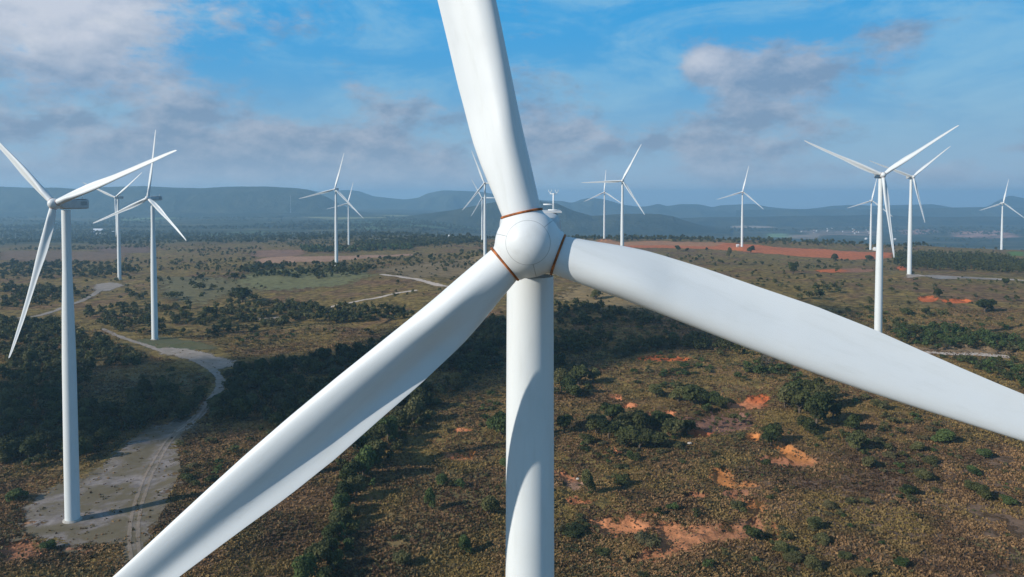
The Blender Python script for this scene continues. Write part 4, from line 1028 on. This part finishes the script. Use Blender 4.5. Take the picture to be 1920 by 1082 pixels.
house(175, 438, 4, 14, 6, -.2, M_roofw, 'small white shed at the left end of the largest one', 'shed')
house(186, 441, 9, 14, 5, .1, M_roofw, 'low white shed in front of the largest one', 'shed')
house(195, 442, 7, 12, 4, .1, M_roofw, 'thin low white shed right of the others in front', 'shed')
house(212, 438, 4, 14, 6, .5, M_roofw, 'single white shed beside the tower of a slender left turbine', 'shed')
house(843, 446, 3.2, 9, 5, .3, M_roofw, 'tiny white house far off beyond the dark wood left of the hub', 'house')
house(1641, 470, 4, 9, 4, .2, M_roofw, 'white cabin at the right end of the orange field', 'house')
house(1383, 463, 3.5, 6, 3, .0, M_roofw, 'small white cabin at the foot of the lone turbine', 'house')
house(1624, 449, 3.0, 14, 6, .4, M_roofw, 'white house beyond the tree line, left of the large right tower', 'house')
house(1678, 450, 3.0, 14, 6, -.2, M_roofw, 'white house beyond the tree line, right of the large right tower', 'house')
for i in range(18):
    house(1500 + 135 * RNG.uniform() ** .8, 433 + RNG.uniform(-4, 6), RNG.uniform(1.2, 2.2), RNG.uniform(8, 12), 4, RNG.uniform(-1, 1), (M_roofw, M_roofr)[i % 2],
          ('pale roofed' if i % 2 == 0 else 'red roofed') + ' house in the far village in the valley', 'house', 'houses of the far village')
for i, (px, py, hp) in enumerate([(5, 448, 9), (29, 447, 10), (143, 443, 10), (163, 442, 9), (231, 442, 8), (318, 443, 7)]):
    g = p2g(px, py)[0]; z = float(height(g[0:1], g[1:2])[0]); h_ = hp * g[1] / FOC
    root = bpy.data.objects.new('utility_pole', None); COL.objects.link(root); root.location = (g[0], g[1], z)
    tag(root, 'pale concrete power pole far off on the left plain', 'power pole', 'far power poles on the left plain')
    mb = MB(); mb.tube([(0, 0, -1), (0, 0, h_)], [.55, .35], 8); link('pole', mb.mesh('pole', M_conc), root)
    mb = MB(); mb.box(-1.6, 1.6, -.15, .15, h_ - 1.2, h_ - .8); link('crossarm', mb.mesh('crossarm', M_conc), root)
g = p2g(545, 405)[0]; z = float(height(g[0:1], g[1:2])[0])
root = bpy.data.objects.new('radio_mast', None); COL.objects.link(root); root.location = (g[0], g[1], z)
tag(root, 'very faint tall lattice mast in front of the left hills', 'radio mast')
mb = MB(); mh = 38 * g[1] / FOC
for sx, sy in ((-1, -1), (1, -1), (1, 1), (-1, 1)): mb.tube([(sx * 2.6, sy * 2.6, -2), (sx * .6, sy * .6, mh)], [.35, .2], 5)
for i in range(24):
    z0 = mh * i / 24; z1 = mh * (i + 1) / 24; a0 = 2.6 - 2.0 * i / 24; a1 = 2.6 - 2.0 * (i + 1) / 24
    mb.tube([(-a0, -a0, z0), (a1, -a1, z1)], [.12, .12], 4); mb.tube([(a0, a0, z0), (-a1, a1, z1)], [.12, .12], 4)
link('lattice', mb.mesh('lattice', M_steel), root)
mb = MB(); mb.box(-1.2, 1.2, -1.2, 1.2, mh, mh + 3.0); link('antenna', mb.mesh('antenna', M_steel), root)
M_stone = simple('pale_stone', (.50, .44, .38), .9, .2, .25, 1.0)
def stone(px, py, r, label):
    import bmesh
    g = p2g(px, py)[0]; z = float(height(g[0:1], g[1:2])[0])
    bm = bmesh.new(); bmesh.ops.create_icosphere(bm, subdivisions=3, radius=r)
    for v in bm.verts:
        q = v.co / r; v.co *= 1 + .5 * float(fbm(np.array([q.x * 1.3 + px]), np.array([q.y * 1.3 + q.z]), 3, 4)[0]); v.co.z *= .6
    me = bpy.data.meshes.new('stone'); bm.to_mesh(me); bm.free(); me.materials.append(M_stone)
    o = link('stone', me); o.location = (g[0], g[1], z + .1 * r); tag(o, label, 'stone')
stone(1293, 832, .9, 'pale stone on brown ground below the broad dark clump')
stone(1105, 903, .8, 'pale stone on bare soil close to the slim yellow green tree')
stone(1083, 898, .6, 'small pale stone nearest the giant tower on bare soil')
# ------------------------------------------------------------------ a real cloud high behind the camera; its shade lies across the middle ground
M_cloud, ct_, cb_, co_ = new_mat('cloud')
cb_.inputs['Base Color'].default_value = (.9, .9, .92, 1); cb_.inputs['Roughness'].default_value = 1
ctr = ct_.node('ShaderNodeBsdfTransparent'); cmx = ct_.node('ShaderNodeMixShader'); cmx.inputs[0].default_value = .60
ct_.l.new(ctr.outputs[0], cmx.inputs[1]); ct_.l.new(cb_.outputs[0], cmx.inputs[2]); ct_.l.new(cmx.outputs[0], co_.inputs[0])
def cloud(gx_, gy_, ax, ay, rot, alt, seed):
    k_ = (alt - 5) / sv.z; c0 = np.array([gx_ + sv.x * k_, gy_ + sv.y * k_, alt])
    n1, n2 = 60, 120
    ph = np.linspace(.001, np.pi - .001, n1)[:, None]; al = (2 * np.pi * np.arange(n2) / n2)[None, :]
    d = np.stack([np.sin(ph) * np.cos(al), np.sin(ph) * np.sin(al), np.cos(ph) + 0 * al], -1).reshape(-1, 3)
    lump = 1 + .75 * fbm(d[:, 0] * 2.2 + 5, d[:, 1] * 2.2 + d[:, 2] * 1.7 + 5, 5, seed)
    p = d * lump[:, None] * np.array([ax, ay, 45]); ca2, sa2 = math.cos(rot), math.sin(rot)
    p = np.stack([p[:, 0] * ca2 - p[:, 1] * sa2, p[:, 0] * sa2 + p[:, 1] * ca2, p[:, 2]], -1) + c0
    tag(link('cloud', mesh_np('cloud', p, grid_faces(n1, n2, True)[:, ::-1], M_cloud, smooth=True)), kind='structure')
cloud(-185, 385, 250, 62, R(14), 900, 3)
cloud(70, 520, 190, 75, R(10), 930, 5)
cloud(-90, 400, 150, 62, R(20), 880, 8)
# ------------------------------------------------------------------ haze
hm = bpy.data.materials.new('haze'); hm.use_nodes = True
ht = NT(hm.node_tree); ht.n.clear()
ho = ht.node('ShaderNodeOutputMaterial'); pv = ht.node('ShaderNodeVolumePrincipled')
pv.inputs['Color'].default_value = (0.44, 0.74, 1.0, 1); pv.inputs['Density'].default_value = 1.22e-4; pv.inputs['Anisotropy'].default_value = 0.2
ht.l.new(pv.outputs[0], ho.inputs['Volume'])
hb = MB(); hb.box(-13300, 13300, -13300, 13300, -235, 196)
haze = link('haze', hb.mesh('haze', hm)); tag(haze, kind='stuff', label='blue morning haze over the plain')
